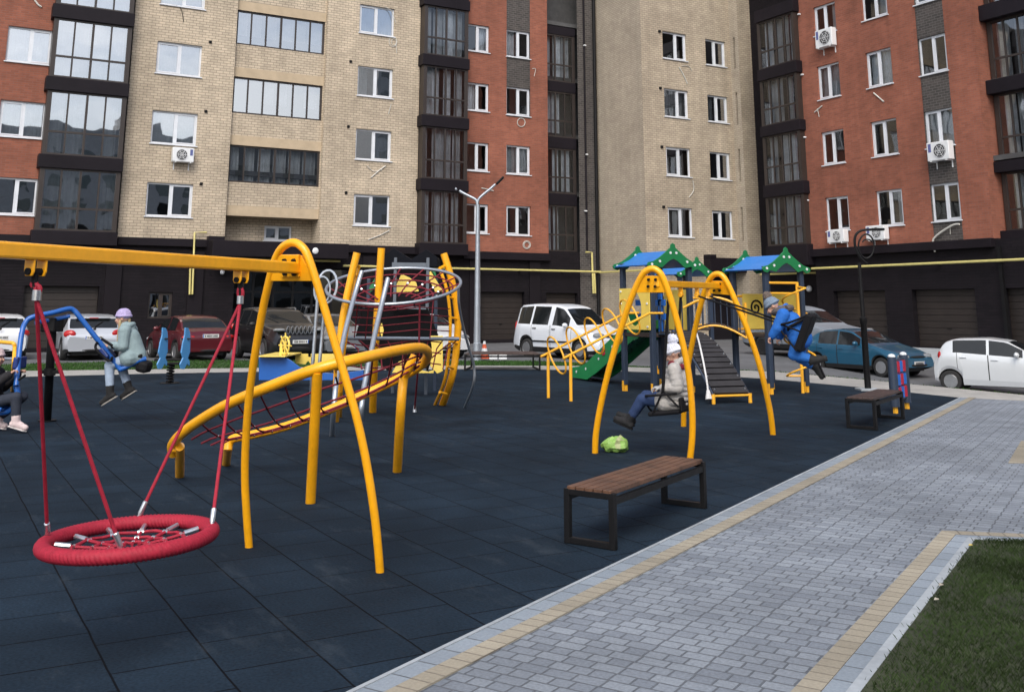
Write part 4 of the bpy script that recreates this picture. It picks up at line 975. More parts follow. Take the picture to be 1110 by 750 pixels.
girl_seat = swing_seat('bucket_swing', 'black bucket swing holding the child in the pale quilted coat', hs[0], hs[1], c1, -.12, 'bucket swings under the double arch frame')
c2m = (hs[2]+hs[3])/2; c2 = PZ(866, 367, 12.45)
boy_seat = swing_seat('bucket_swing', 'black bucket swing flung up high behind the boy in blue', hs[2], hs[3], c2, -.95, 'bucket swings under the double arch frame', (PZ(866.5, 380, 12.4), PZ(880, 340.5, 12.25), PZ(842, 348, 12.62)))

# ------------------------------------------------------------------ big play set: three roofed towers, slide, ramp, bridge
PS = thing('play_set', 'large play set of navy posts, blue roofs with green gables, green slide and black ramp', 'play set', (13.3, 16.2, 0))
def tower(x0, y0, w, h_eave, eave_extra=.12, foot=True):
    for (x, y) in ((x0, y0), (x0+w, y0), (x0, y0+w), (x0+w, y0+w)):
        m = MB(); m.abox(x-.05, x+.05, y-.05, y+.05, .12, h_eave+.06); p = m.build('post', NAVY, PS, smooth=False, bevel=.012)
        m = MB(); m.abox(x-.035, x+.035, y-.035, y+.035, -.02, .13); m.abox(x-.06, x-.05, y-.03, y+.03, .0, .2); m.build('post_foot', YELS, p, smooth=False, bevel=.006)
    xa, xb, ya, yb = x0-.14, x0+w+.14, y0-.12, y0+w+.12; xm = (xa+xb)/2; ze = h_eave; zr_ = h_eave+.42
    prof = [(0, 0), (.12, .05), (.3, .14), (.5, .29)]; W = xb-xa
    for sgn in (1, -1):
        m = MB(); b = []
        for (fx, fz) in prof:
            x = (xa if sgn > 0 else xb)+sgn*fx*W; z = ze+fz*1.0
            b += [V((x, ya+.04, z)), V((x, yb-.04, z)), V((x, ya+.04, z-.02)), V((x, yb-.04, z-.02))]
        for i in range(len(prof)-1):
            a, c = 4*i, 4*i+4; m.add(b[a:a+4]+b[c:c+4], [(0, 1, 5, 4), (2, 6, 7, 3), (0, 4, 6, 2), (1, 3, 7, 5)])
        m.build('roof_slope', BLUEP, PS, smooth=False)
    for y in (ya, yb-.03):
        pts = [(0, -.05), (-.03, .0), (0, .07), (.1, .1), (.22, .2), (.36, .36), (.45, .47), (.46, .55), (.5, .59), (.54, .55), (.55, .47), (.64, .36), (.78, .2), (.9, .1), (1., .07), (1.03, .0), (1, -.05), (.93, -.07), (.86, -.02), (.74, -.05), (.66, .03), (.58, .12), (.5, .17), (.42, .12), (.34, .03), (.26, -.05), (.14, -.02), (.07, -.07)]
        m = MB(); m.prism([V((xa+q[0]*W, y, ze+q[1]*(.74 if q[1] > 0 else 1))) for q in pts], V((0, .03, 0))); gb = m.build('gable_board', GREEN, PS, smooth=False, bevel=.004)
        for q in ((.06, .02), (.22, .1), (.44, .33), (.56, .33), (.78, .1), (.94, .02)):
            m = MB(); c = V((xa+q[0]*W, y, ze+q[1]*.74)); m.tube([c+V((0, -.012, 0)), c+V((0, .042, 0))], .026, 10); m.build('bolt_cap', WHITEP, gb)
T1, T2, T3 = (12.3, 16.0), (14.25, 14.9), (16.1, 19.8)
w = .94
tower(*T1, w, 2.44); tower(*T2, w, 2.36); tower(*T3, w, 2.42)
for (x, y) in (T1, T2, T3):
    m = MB(); m.abox(x-.02, x+w+.02, y-.02, y+w+.02, 1.06, 1.13); m.build('platform', M('deck_brown', (.05, .035, .03), .7), PS, smooth=False, bevel=.01)
# yellow panel with round window on the side of the first tower
def ring_panel(name, mat, x, y0, y1, z0, z1, rad, th=.025):
    cy, cz = (y0+y1)/2, (z0+z1)/2; n = 32; m = MB()
    sq = []
    for k in range(n):
        a = 2*math.pi*k/n; c, s = math.cos(a), math.sin(a); q = max(abs(c), abs(s)); sq.append((cy+c/q*(y1-y0)/2, cz+s/q*(z1-z0)/2))
    for xx in (x, x-th):
        for k in range(n):
            a = 2*math.pi*k/n; m.v.append(V((xx, sq[k][0], sq[k][1])))
        for k in range(n):
            a = 2*math.pi*k/n; m.v.append(V((xx, cy+rad*math.cos(a)*.72, cz+rad*math.sin(a))))
    for k in range(n):
        j = (k+1) % n; m.f += [[k, j, n+j, n+k], [2*n+k, 3*n+k, 3*n+j, 2*n+j], [n+k, n+j, 3*n+j, 3*n+k], [k, 2*n+k, 2*n+j, j]]
    return m.build(name, mat, PS, smooth=False)
pn = ring_panel('window_panel', YELP, T1[0]-.06, T1[1]-.02, T1[1]+w+.02, 1.2, 2.0, .33)
bolts(pn, [V((T1[0]-.09, y, z)) for y in (T1[1]+.04, T1[1]+w-.04) for z in (1.26, 1.5, 1.7, 1.94)], V((1, 0, 0)), .022, WHITEP)
m = MB()
for z in (1.45, 1.72): m.abox(T1[0]+.3, T1[0]+.34, T1[1], T1[1]+w, z-.06, z+.06)
m.abox(T1[0]+.3, T1[0]+.34, T1[1]+.1, T1[1]+.2, 1.15, 1.9); m.build('bead_frame', BLUE, PS, smooth=False)
m = MB(); m.abox(T1[0]+w+.02, T1[0]+w+.05, T1[1]+.1, T1[1]+w-.1, 1.18, 1.98); m.build('side_panel', YELP, PS, smooth=False, bevel=.01)
m = MB()
for y in (.2, .4, .6, .8): m.tube([V((T1[0]+.02+.9*y, T1[1], 1.13)), V((T1[0]+.02+.9*y, T1[1], 1.75))], .014, 8)
m.build('balusters', NAVY, PS)
m = MB(); m.abox(T1[0], T1[0]+w, T1[1]+w-.02, T1[1]+w+.02, 1.2, 1.5); m.build('green_guard', GREEN, PS, smooth=False)
# slide on the far side of the first tower
sl0, sl1 = V((13.0, 17.0, 1.14)), V((13.5, 20.3, .12)); dxy = (sl1-sl0); dxy.z = 0; dxy.normalize(); sx = V((dxy.y, -dxy.x, 0))
prof = [(0, 1.2), (.06, 1.17), (.2, .98), (.4, .68), (.6, .40), (.75, .22), (.86, .14), (.95, .115), (1.0, .08)]
def sp(t): 
    for (a, za), (b, zb_) in zip(prof, prof[1:]):
        if t <= b: return za+(zb_-za)*(t-a)/(b-a)
    return prof[-1][1]
m = MB(); n = 30; L = 3.35
for side in (-.27, .27):
    b = []
    for i in range(n+1):
        t = i/n; c = sl0+dxy*(L*t); hgt = .16+.08*math.sin(math.pi*min(1, t*1.3)) if t < .97 else .1
        b += [V((c.x, c.y, max(.04, sp(t)-.20)))+sx*(side-.018), V((c.x, c.y, sp(t)+hgt))+sx*(side-.018), V((c.x, c.y, sp(t)+hgt))+sx*(side+.018), V((c.x, c.y, max(.04, sp(t)-.20)))+sx*(side+.018)]
    base_ = len(m.v); m.v += b
    for i in range(n):
        for k in range(4): m.f.append([base_+4*i+k, base_+4*i+(k+1) % 4, base_+4*i+4+(k+1) % 4, base_+4*i+4+k])
    m.f.append([base_+k for k in range(4)]); m.f.append([base_+4*n+k for k in range(4)])
sd_ = m.build('slide_side', M('slide_green', (.018, .24, .075), .35, var=.05), PS)
m = MB()
b = []
for i in range(n+1):
    t = i/n; c = sl0+dxy*(L*t); b += [V((c.x, c.y, sp(t)))-sx*.25, V((c.x, c.y, sp(t)))+sx*.25, V((c.x, c.y, sp(t)-.02))-sx*.25, V((c.x, c.y, sp(t)-.02))+sx*.25]
m.v += b
for i in range(n): a = 4*i; m.f += [[a, a+1, a+5, a+4], [a+2, a+6, a+7, a+3]]
m.build('slide_chute', M('slide_steel', (.5, .52, .54), .25, .9), PS)
for t in (.35, .55, .75, .9):
    c = sl0+dxy*(L*t); m = MB(); q = V((c.x, c.y, sp(t)+.05))-sx*.292; m.tube([q, q+sx*.02], .03, 10); m.build('bolt_cap', WHITEP, sd_)
m = MB(); c = sl0+dxy*(L*.47); q = V((c.x, c.y, sp(.47)+.1))-sx*.292
for k in range(5): m.ball(q+UP*(.06*math.sin(k*1.257))+dxy*(.06*math.cos(k*1.257)), .035, .02, .035, n=8)
m.build('flower_disc', REDR, sd_)
m = MB(); c = sl0+dxy*(L*.93); m.tube([V((c.x, c.y, 0)), V((c.x, c.y, .1))], .03, 10); m.build('slide_leg', GALV, PS)
# arched climbing ramp on the near side
rt0_, rt1_ = V((12.8, 16.02, 1.12)), V((12.35, 13.88, .13)); rd = rt1_-rt0_; rl = V((rd.x, rd.y, 0)).normalized(); rs = V((-rl.y, rl.x, 0)); 
def ramp(t): p = rt0_.lerp(rt1_, t); p.z += .40*math.sin(math.pi*min(1, t*.98))**.9*(1-.25*t); return p
m = MB(); nb = 19
for i in range(nb):
    p, q = ramp(i/nb+.004), ramp((i+1)/nb-.006); d = (q-p).normalized(); m.box((p+q)/2, d*((q-p).length/2), rs*.34, rs.cross(d)*.022)
rm = m.build('ramp_slats', M('ramp_board', (.022, .02, .022), .6, var=.3), PS, smooth=False, bevel=.006)
for sgn in (-1, 1):
    m = MB(); m.tube([ramp(t/14)+rs*(sgn*.35)-UP*.03 for t in range(15)], .022, 8); m.build('ramp_rail', NAVY, rm)
    for i in range(2, nb, 2):
        p = ramp((i+.5)/nb)+rs*(sgn*.3)+UP*.03; m = MB(); m.ball(p, .016, n=6); m.build('ramp_bolt', SILV, rm)
m = MB(); e0, e1 = rt1_+rs*.36, rt1_-rs*.36; m.tube([V((e0.x, e0.y, 0))-UP*.02, e0+UP*.03], .034, 10); m.tube([V((e1.x, e1.y, 0))-UP*.02, e1+UP*.03], .034, 10); m.tube([e0, e1], .02, 8); m.build('ramp_foot', YELS, PS)
m = MB(); m.tube([PZ(752, 352, 19.2), PZ(757, 368, 18.9), PZ(762, 390, 18.6), PZ(766, 412, 18.3), PZ(767.5, 424, 18.1)], .017, 8, smooth=3); m.tube([PZ(767.5, 423, 18.1), PZ(768.5, 433, 18.05)], [.03, .06], 8); m.build('climbing_rope', M('white_rope', (.6, .6, .6), .8), PS)
# arched bridge between the first and second tower
b0, b1 = V((13.3, 16.25, 1.1)), V((14.2, 15.45, 1.06)); bl = V((b1.x-b0.x, b1.y-b0.y, 0)).normalized(); bs = V((-bl.y, bl.x, 0))
def brg(t): p = b0.lerp(b1, t); p.z += .22*math.sin(math.pi*t); return p
m = MB()
for i in range(12):
    p, q = brg(i/12+.006), brg((i+1)/12-.006); d = (q-p).normalized(); m.box((p+q)/2, d*((q-p).length/2), bs*.36, bs.cross(d)*.02)
m.build('bridge_slats', M('bridge_board', (.045, .028, .02), .65, var=.3), PS, smooth=False)
for sgn in (-1, 1):
    m = MB(); m.tube([brg(t/10)+bs*(sgn*.38)+UP*.52 for t in range(11)], .024, 8); m.tube([brg(t/10)+bs*(sgn*.38)-UP*.02 for t in range(11)], .02, 8); hr = m.build('hand_rail', YELS, PS)
    m = MB()
    for i in range(1, 10): p = brg(i/10)+bs*(sgn*.38); m.tube([p, p+UP*.52], .01, 6)
    m.build('balusters', NAVY, hr)
for sgn, t in ((1, 1), (-1, 1)):
    p = brg(t)+bs*(sgn*.38); m = MB(); m.tube([p+UP*.0, p+UP*.66], .022, 8); m.build('rail_post', YELS, PS)
# barriers on the towers
def barrier(p, q, z0=1.16, z1=1.85, n=7, top=YELS):
    m = MB(); m.tube([V((p[0], p[1], z1)), V((q[0], q[1], z1))], .027, 8); m.tube([V((p[0], p[1], z0+.04)), V((q[0], q[1], z0+.04))], .018, 8); o = m.build('barrier_rail', top, PS)
    m = MB()
    for i in range(1, n): x, y = p[0]+(q[0]-p[0])*i/n, p[1]+(q[1]-p[1])*i/n; m.tube([V((x, y, z0)), V((x, y, z1))], .011, 6)
    m.build('balusters', GALV, o)
barrier((T2[0], T2[1]+w), (T2[0]+w, T2[1]+w)); barrier((T3[0], T3[1]), (T3[0]+w, T3[1])); barrier((T3[0]+w, T3[1]), (T3[0]+w, T3[1]+w)); barrier((13.3, 17.0), (T3[0], T3[1]+.3), n=26)
m = MB(); m.tube([V((13.3, 16.9, 1.5)), V((16.0, 19.9, .9))], .03, 8); m.tube([V((13.3, 16.95, 1.05)), V((16.1, 19.9, 1.05))], .05, 8); m.build('brace', BLUE, PS)
m = MB(); m.abox(T2[0]+w-.02, T2[0]+w+.02, T2[1]+.1, T2[1]+w-.1, 1.2, 1.9); m.build('side_panel', YELP, PS, smooth=False, bevel=.01)
m = MB(); c = V((T2[0]+.55, T2[1]+w-.05, 1.62))
m.tube([c+V((r_*math.cos(a_), 0, r_*math.sin(a_))) for a_, r_ in [(k*.4, .17-.006*k) for k in range(26)]], .018, 8); m.build('spiral_toy', BLACK, PS)
m = MB(); m.abox(T2[0]+.22, T2[0]+.88, T2[1]+w-.03, T2[1]+w-.01, 1.2, 1.9); m.build('spiral_panel', YELP, PS, smooth=False)
# corkscrew climber
CP = G(870.5, 426); m = MB(); m.tube([CP-UP*.02, CP+UP*2.12], .032, 12)
m.tube([CP+UP*2.1, V((T2[0]+.05, T2[1]-.02, 2.1))], .024, 8); m.tube([CP+UP*1.9, V((T2[0]+.05, T2[1]-.02, 1.9))], .02, 8); cs = m.build('corkscrew_pole', YELS, PS)
m = MB(); a0 = math.atan2(-RT.y, -RT.x)
m.tube([CP+V((.3*math.cos(a0+t*.262), .3*math.sin(a0+t*.262), .32+t*.0305)) for t in range(0, 56)], .019, 8); m.tube([CP+UP*.32, CP+V((.3*math.cos(a0), .3*math.sin(a0), .32))], .019, 8)
e_ = CP+V((.3*math.cos(a0+55*.262), .3*math.sin(a0+55*.262), .32+55*.0305)); m.tube([e_, V((CP.x, CP.y, e_.z+.03))], .019, 8); m.build('corkscrew', YELS, cs)
# loop ladder on the side of the first tower
ya, yb2 = 15.62, 16.38
def ll(t): return (10.05+(12.24-10.05)*t, .76+(1.52-.76)*min(1, t/.86))
for y in (ya, yb2):
    P = [V((ll(t)[0], y, ll(t)[1])) for t in (0, .86)]+[V((12.26, y, 1.52))]
    m = MB(); m.tube([P[0]-V((.06, 0, .02)), P[0], P[1], P[2]], .023, 10); m.build('loop_rail', YELS, PS)
    m = MB(); m.tube([V((10.15, y, -.02)), V((10.15, y, .79))], .03, 10); m.build('loop_post', YELS, PS)
for k in range(5):
    t = .02+k*.19; x, z = ll(t); m = MB(); yc = (ya+yb2)/2
    m.tube([V((x+.06*math.sin(a_*.2618), yc-.76*.40*math.cos(a_*.2618)+.65*.25*math.sin(a_*.2618), z-.65*.40*math.cos(a_*.2618)-.76*.25*math.sin(a_*.2618)+.0)) for a_ in range(24)], .017, 8, closed=True); m.build('climbing_loop', YELS, PS)

# ------------------------------------------------------------------ play panel on two posts
TP = thing('play_block_stand', 'low play panel of red and blue turning blocks between two navy posts', 'play panel', G(977, 446))
pl_, pr_ = G(971, 448), G(983.5, 443)
for p in (pl_, pr_):
    m = MB(); m.tube([p+UP*.1, p+UP*.86], .072, 14); po = m.build('post', NAVY, TP); m = MB(); m.ball(p+UP*.87, .06, .06, .04, n=10); m.build('cap', WHITEP, po)
    m = MB(); m.abox(p.x-.03, p.x+.03, p.y-.03, p.y+.03, -.02, .17); m.build('post_foot', YELS, po, smooth=False, bevel=.01)
md = (pl_+pr_)/2
for k in range(3):
    for j in range(3):
        c = pl_.lerp(pr_, .25+.25*j)+UP*(.3+.2*k); m = MB(); m.tube([c-UP*.085, c+UP*.085], .07, 12); m.build('turning_block', REDR if (k+j) % 2 == 0 else BLUE, TP)
m = MB()
for z in (.19, .8): m.bar(pl_+UP*z, pr_+UP*z, .04, .03)
m.build('panel_bar', NAVY, TP, smooth=False)

# ------------------------------------------------------------------ benches
def bench(label, f, h, seat_mat=WOOD):
    """f: four feet on the ground - near frame a,b then far frame c,d"""
    a, b, c, d = f; t = thing('bench', label, 'bench', (a+b+c+d)/4, 'benches with black steel frames')
    for p, q in ((a, b), (c, d)):
        m = MB(); w_ = .045; e = (q-p).normalized(); up = UP
        m.bar(p+UP*.0, p+UP*(h-.0), w_, w_, e); m.bar(q, q+UP*h, w_, w_, e); m.bar(p+e*w_*.5+UP*(w_/2), q-e*w_*.5+UP*(w_/2), w_, w_-.004); m.bar(p+e*w_*.5+UP*(h-w_/2), q-e*w_*.5+UP*(h-w_/2), w_, w_-.004)
        m.build('frame', BLACK, t, smooth=False, bevel=.004)
    L1 = (c-a); 
    for p, q in ((a, c), (b, d)):
        e = (q-p).normalized(); m = MB(); m.bar(p+e*.025+UP*(h-.055), q-e*.025+UP*(h-.055), .03, .045); m.build('side_rail', BLACK, t, smooth=False)
    n = 5; ext = (c-a).normalized()*.02
    for i in range(n):
        t0, t1 = (i+.06)/n, (i+.94)/n; m = MB(); z = UP*(h+.016)
        P = [a.lerp(b, t0)-ext, a.lerp(b, t1)-ext, c.lerp(d, t1)+ext, c.lerp(d, t0)+ext]; m.prism([p+UP*(h-.014) for p in P], UP*.032); m.build('slat', seat_mat, t, smooth=False, bevel=.004)
    return t
bench('wooden bench nearest the camera, slatted seat beside the paved path', [G(616, 588), G(665, 596), G(720.5, 545.5), G(763, 551)], .37)
bench('dark bench at the corner of the rubber surface, near the black lamp post', [G(920, 464), G(949.5, 466.5), G(953, 452.5), G(979, 454.5)], .40, M('dark_bench_wood', (.055, .035, .03), .55, var=.3, vs=6))
bench('long dark bench at the far edge in front of the white van and traffic cone', [G(504, 402), G(511, 398.5), G(585, 402), G(578, 398.5)], .42, MATS['dark_bench_wood'])

# ------------------------------------------------------------------ lamps, cone, box, bag
LP = thing('street_lamp', 'tall pale grey street lamp with two arms in front of the red brick wall', 'street lamp', G(517, 389))
b = G(517, 389.5); Zl = b.dot(HD); m = MB(); top = PZ(517.5, 222, Zl)
m.tube([b-UP*.05, b+UP*.5, b+UP*.52, V((b.x, b.y, 3.0)), V((b.x, b.y, top.z))], [.13, .125, .105, .085, .06], 12); m.build('pole', GALV, LP)
for arm, tip, hd0 in (([(517.5, 222), (516, 217), (511, 214), (503, 210), (498, 207)], (494, 204.5), 0), ([(517.5, 222), (519, 216), (524, 211), (532, 204.5), (537, 200)], (545, 193), 1)):
    m = MB(); m.tube([PZ(x, y, Zl) for x, y in arm], .045, 10, smooth=3); m.build('arm', GALV, LP)
    a_, c_ = PZ(arm[-1][0]-(3 if not hd0 else -1), arm[-1][1]-(.5 if not hd0 else 0), Zl), PZ(tip[0], tip[1], Zl); c_ = a_+(c_-a_)*1.15
    m = MB(); m.bar(a_, c_, .22, .07, UP); m.build('lamp_head', GALV if not hd0 else BLACK, LP, smooth=False, bevel=.03)
PL = thing('park_lamp', 'black ornamental lamp post with a hooked ring top', 'park lamp', G(940, 422))
b = G(941, 423); Zl = b.dot(HD); PQ = lambda x, y: PZ(x, y, Zl)
m = MB(); d_ = (PQ(960, 300)-PQ(930, 300)).normalized(); m.box(b+UP*.02, RT*.2, HD*.2, UP*.02); m.build('base_plate', CONC, PL, smooth=False, bevel=.005)
m = MB(); zt = PQ(940, 285).z; m.tube([b, b+UP*1.3, b+UP*1.32, b+UP*1.42, b+UP*1.44, V((b.x, b.y, zt))], [.065, .062, .075, .075, .045, .035], 12); m.build('pole', BLACK, PL)
m = MB(); m.tube([PQ(940, 286), PQ(935, 282), PQ(930, 275), PQ(927, 267), PQ(926.5, 259), PQ(929, 253), PQ(935, 249.8), PQ(945, 249), PQ(956, 249)], .026, 10, smooth=4)
m.tube([PQ(939+8.5*math.cos(k*.3), 267+13*math.sin(k*.3)*1.0) for k in range(21)], .018, 8, closed=True); m.tube([PQ(940+5*math.cos(k*.35), 263-3.5*math.sin(k*.35)) for k in range(10)], .014, 8); m.build('hook', BLACK, PL)
m = MB(); m.bar(PQ(944, 248.8), PQ(958, 248.8), .14, .05); m.build('lamp_head', BLACK, PL, smooth=False, bevel=.015)
CN = thing('traffic_cone', 'small orange traffic cone with white bands beside the street lamp', 'traffic cone', G(525, 388.5))
p = G(525, 388.5); m = MB(); m.abox(p.x-.18, p.x+.18, p.y-.18, p.y+.18, 0, .04); ORG = M('cone_orange', (.65, .10, .03), .5); m.build('base', ORG, CN, smooth=False)
m = MB(); m.lathe([(.14, .04), (.105, .2)], Matrix.Translation(p)); m.lathe([(.08, .32), (.05, .45)], Matrix.Translation(p)); m.build('body', ORG, CN)
m = MB(); m.lathe([(.105, .2), (.08, .32)], Matrix.Translation(p)); m.lathe([(.05, .45), (.035, .54), (0, .55)], Matrix.Translation(p)); m.build('band', WHITEP, CN)
bx = G(540, 389.5); o_ = thing('road_block', 'small white block standing on the road behind the far bench', 'block', bx)
for s_ in (-.15, .15):
    m = MB(); c = bx+RT*s_+UP*.1; m.box(c, RT*.13, HD*.13, UP*.1); m.build('block', WHITEP, o_, smooth=False, bevel=.02)
BG = thing('plastic_bag', 'crumpled green plastic bag lying on the rubber under the double arch swing', 'bag', G(669, 492))
m = MB(); c = G(668, 490); rgb = random.Random(5); m.ball(c+UP*.085, .15, .11, .095, n=18)
for i, q in enumerate(m.v):
    d = q-(c+UP*.085); f = 1+.10*abs(math.sin(d.x*33+d.y*20)*math.sin(d.z*40+d.x*11))+.20*math.sin(d.x*19+d.z*14+1)*math.cos(d.y*17+2)+.07*math.sin(d.x*41-d.z*38+1)*math.sin(d.y*43); qq = c+UP*.085+d*f
    qq += V((rgb.uniform(-.013, .013), rgb.uniform(-.013, .013), rgb.uniform(-.016, .016)))
    if qq.z < .004: qq.z = .004
    m.v[i] = qq
m.build('bag', M('green_plastic', (.27, .47, .11), .4, var=.15, vs=3, bump=.8, bs=14), BG, angle=22)
pm = MB(); cc = c+UP*.085
for f in m.f:
    q = sum((m.v[k] for k in f), V((0, 0, 0)))/len(f)-cc; a_ = q.dot(RT); h_ = q.z
    if q.dot(HD) < -.02 and abs(a_-.01-h_*.4) < .034 and h_ > -.03: pm.add([cc+(m.v[k]-cc)*1.012 for k in f], [tuple(range(len(f)))])
m = pm; m.build('bag_print', M('bag_paper', (.36, .40, .20), .6, var=.3, vs=10), BG)
# ------------------------------------------------------------------ cars
CGLASS = M('car_glass', (.010, .012, .014), .05, var=.0, spec=.55, rv=.03)
TYRE = M('tyre', (.016, .016, .017), .8, var=.2); RIM = M('alloy_rim', (.42, .43, .45), .35, .8); LAMPW = M('clear_lamp', (.28, .30, .32), .12, .3, spec=.8); LAMPR = M('red_lamp', (.38, .012, .014), .15); PLATE = M('number_plate', (.66, .67, .66), .5); TRIM = M('black_trim', (.013, .013, .014), .5); PLTXT = M('plate_marks', (.06, .06, .07), .6)
PLB = M('plate_blue_strip', (.03, .1, .4), .5)
def itp(K, x):
    if x <= K[0][0]: return K[0][1]
    for (a, za), (b, zb_) in zip(K, K[1:]):
        if x <= b: return za+(zb_-za)*(x-a)/(b-a)
    return K[-1][1]
def smooth_itp(K, x, w=.09): return sum(itp(K, x+w*k/4) for k in range(-4, 5))/9
def car(name, label, cat, paint, pos, head, S):
    """S: L, W, top, belt, ws (windscreen), rg (rear glass), sw (side windows), wheels, wr, doors"""
    hd = V((head[0], head[1], 0)).normalized(); L, W = S['L'], S['W']
    # local frame: x runs from the nose to the tail, so +x is -heading
    ex = -hd; ey = V((-ex.y, ex.x, 0)); gx = S.get('anchor', L/2)
    mw = Matrix(((ex.x, ey.x, 0, pos.x-ex.x*gx), (ex.y, ey.y, 0, pos.y-ex.y*gx), (0, 0, 1, pos.z), (0, 0, 0, 1)))
    # the Empty stands under the middle of the car
    t = thing(name, label, cat, (0, 0, 0), None, mw)
    if S.get('group'): t['group'] = S['group']
    wr, arch = S['wr'], S['wr']*1.17
    xs = {0., L}; k = 0.
    while k < L: xs.add(round(k, 3)); k += .075
    for wx in S['wheels']:
        for j in range(-6, 7): xs.add(wx+arch*math.sin(j/6*math.pi/2))
    for a, b in S['sw']+[S['ws'], S['rg']]+S['doors']: xs |= {a, b}
    for a, b in S['doors']: xs |= {a+.014, b-.014}
    xs = sorted(x for x in xs if 0 <= x <= L); xs = [x for i, x in enumerate(xs) if i == 0 or x-xs[i-1] > .004]
    def halfw(x):
        a = max(0, 1-x/.75); b = max(0, 1-(L-x)/.6); return W/2*(1-.17*a**2.2-.13*b**2.2)
    def section(x):
        w = halfw(x); zt = smooth_itp(S['top'], x); zb = min(smooth_itp(S['belt'], x), zt-.012)
        z0 = S.get('clear', .2); e = min(x, L-x); z0 += .10*max(0, 1-e/.35)
        for wx in S['wheels']:
            dx = abs(x-wx)
            if dx < arch: z0 = max(z0, wr+math.sqrt(arch*arch-dx*dx))
        z0 = min(z0, zb-.08); h = zb-z0; g = zt-zb; wt = w*.95-g*.30
        P = [(w*.93, z0), (w*.975, z0+h*.18), (w*1.0, z0+h*.5), (w*.992, z0+h*.75), (w*.975, zb-h*.05), (w*.95, zb)]
        P += [(w*.95-g*.30*f-.0*g, zb+g*f*.86) for f in (.36, .7, 1.)]
        P += [(wt-.05-g*.04, zb+g*.955), (wt*.78, zt-.022*min(1, g*4)), (wt*.45, zt-.004), (0, zt)]
        return P
    secs = [section(x) for x in xs]; nb = len(secs[0])
    bags = {}
    def put(key, pts):
        bags.setdefault(key, MB()).quad(*pts)
    inr = lambda x, R_: R_[0] < x < R_[1]
    for i in range(len(xs)-1):
        xm = (xs[i]+xs[i+1])/2; gap = smooth_itp(S['top'], xm)-smooth_itp(S['belt'], xm)
        for b in range(nb-1):
            key = 'body'
            if 5 <= b <= 7 and gap > .13 and any(inr(xm, r) for r in S['sw']): key = 'side_window%d' % [inr(xm, r) for r in S['sw']].index(True)
            elif 5 <= b <= 8 and gap > .13 and not S.get('pillars') and any(S['sw'][0][0] < xm < S['sw'][-1][1] for _ in (1,)) and b < 8: key = 'window_trim%d' % [xm < (p_[1]+n_[0])/2 for p_, n_ in zip(S['sw'], S['sw'][1:]+[(99, 99)])].index(True)
            elif b >= 9 and inr(xm, S['ws']): key = 'windscreen'
            elif b >= 9 and inr(xm, S['rg']): key = 'rear_window'
            elif b <= 4:
                for q, (a, c) in enumerate(S['doors']):
                    if a+.014 < xm < c-.014 and b > 0: key = 'door%d' % q
                    elif a < xm < c and b > 0: key = 'door_gap'
                if b == 0 and S.get('sill', True): key = 'sill'
            for s_ in (1, -1):
                p = [(xs[i], secs[i][b]), (xs[i+1], secs[i+1][b]), (xs[i+1], secs[i+1][b+1]), (xs[i], secs[i][b+1])]
                pts = [V((x, s_*q[0], q[1])) for x, q in p]; k2 = key
                if key.startswith('door') and key != 'door_gap' or key.startswith('side_window') or key.startswith('window_trim'): k2 = key+('a' if s_ > 0 else 'b')
                put(k2, pts if s_ < 0 else pts[::-1])
    for i in (0, -1):
        m = bags['body']; P = [V((xs[i], q[0], q[1])) for q in secs[i]]; Q = [V((xs[i], -q[0], q[1])) for q in secs[i]][::-1]
        m.add(P+Q[1:], [tuple(range(2*nb-1))])
    for key, m in bags.items():
        base = key.rstrip('ab').rstrip('0123456789') if key not in ('body',) else 'body'
        mat = paint
        if base in ('windscreen', 'rear_window', 'side_window'): mat = CGLASS
        if base in ('window_trim', 'door_gap', 'sill'): mat = TRIM if base != 'sill' or S.get('darksill', True) else paint
        nm = {'door': 'door', 'windscreen': 'windscreen'}.get(base, base)
        # merge duplicate vertices for smooth shading
        me = m.build(nm, mat, t, local=True); bm = bmesh.new(); bm.from_mesh(me.data); bmesh.ops.remove_doubles(bm, verts=bm.verts, dist=.0008); bmesh.ops.recalc_face_normals(bm, faces=bm.faces); bm.to_mesh(me.data); bm.free()
        for p in me.data.polygons: p.use_smooth = True
        me.data.set_sharp_from_angle(angle=R(38))
    m = MB(); m.abox(.25, L-.25, -W/2+.30, W/2-.30, .17, .62); m.abox(.12, L-.12, -W/2+.18, W/2-.18, .3, .5); m.build('underbody', TRIM, t, local=True, smooth=False)
    for wx in S['wheels']:
        for s_ in (1, -1):
            M4 = Matrix.Translation((wx, s_*(W/2-.215), wr)) @ Matrix.Rotation(-s_*math.pi/2, 4, 'X')
            m = MB(); m.lathe([(0, .04), (wr*.6, .04), (wr*.60, 0), (wr*.9, -.0), (wr, .03), (wr, .16), (wr*.93, .195), (wr*.66, .2), (wr*.62, .17), (wr*.6, .05)], M4, 28); wh = m.build('wheel', TYRE, t, local=True)
            m = MB(); m.lathe([(0, .15), (wr*.16, .16), (wr*.18, .14)], M4, 16); m.lathe([(wr*.65, .19), (wr*.62, .195), (wr*.57, .16), (wr*.56, .06)], M4, 28); pass
            for a in range(5):
                an = a*1.2566+.3*s_; c0 = V((math.cos(an), math.sin(an), 0)); q = V((-math.sin(an), math.cos(an), 0))
                m.prism([M4 @ (c0*wr*.1+q*.05+UP*.135), M4 @ (c0*wr*.6+q*.035+UP*.155), M4 @ (c0*wr*.6-q*.035+UP*.155), M4 @ (c0*wr*.1-q*.05+UP*.135)], (M4.to_3x3() @ V((0, 0, .02))))
            m.build('rim', RIM if S.get('rim', 1) else TRIM, wh, local=True)
    def rear(x, s_): return (L-x)
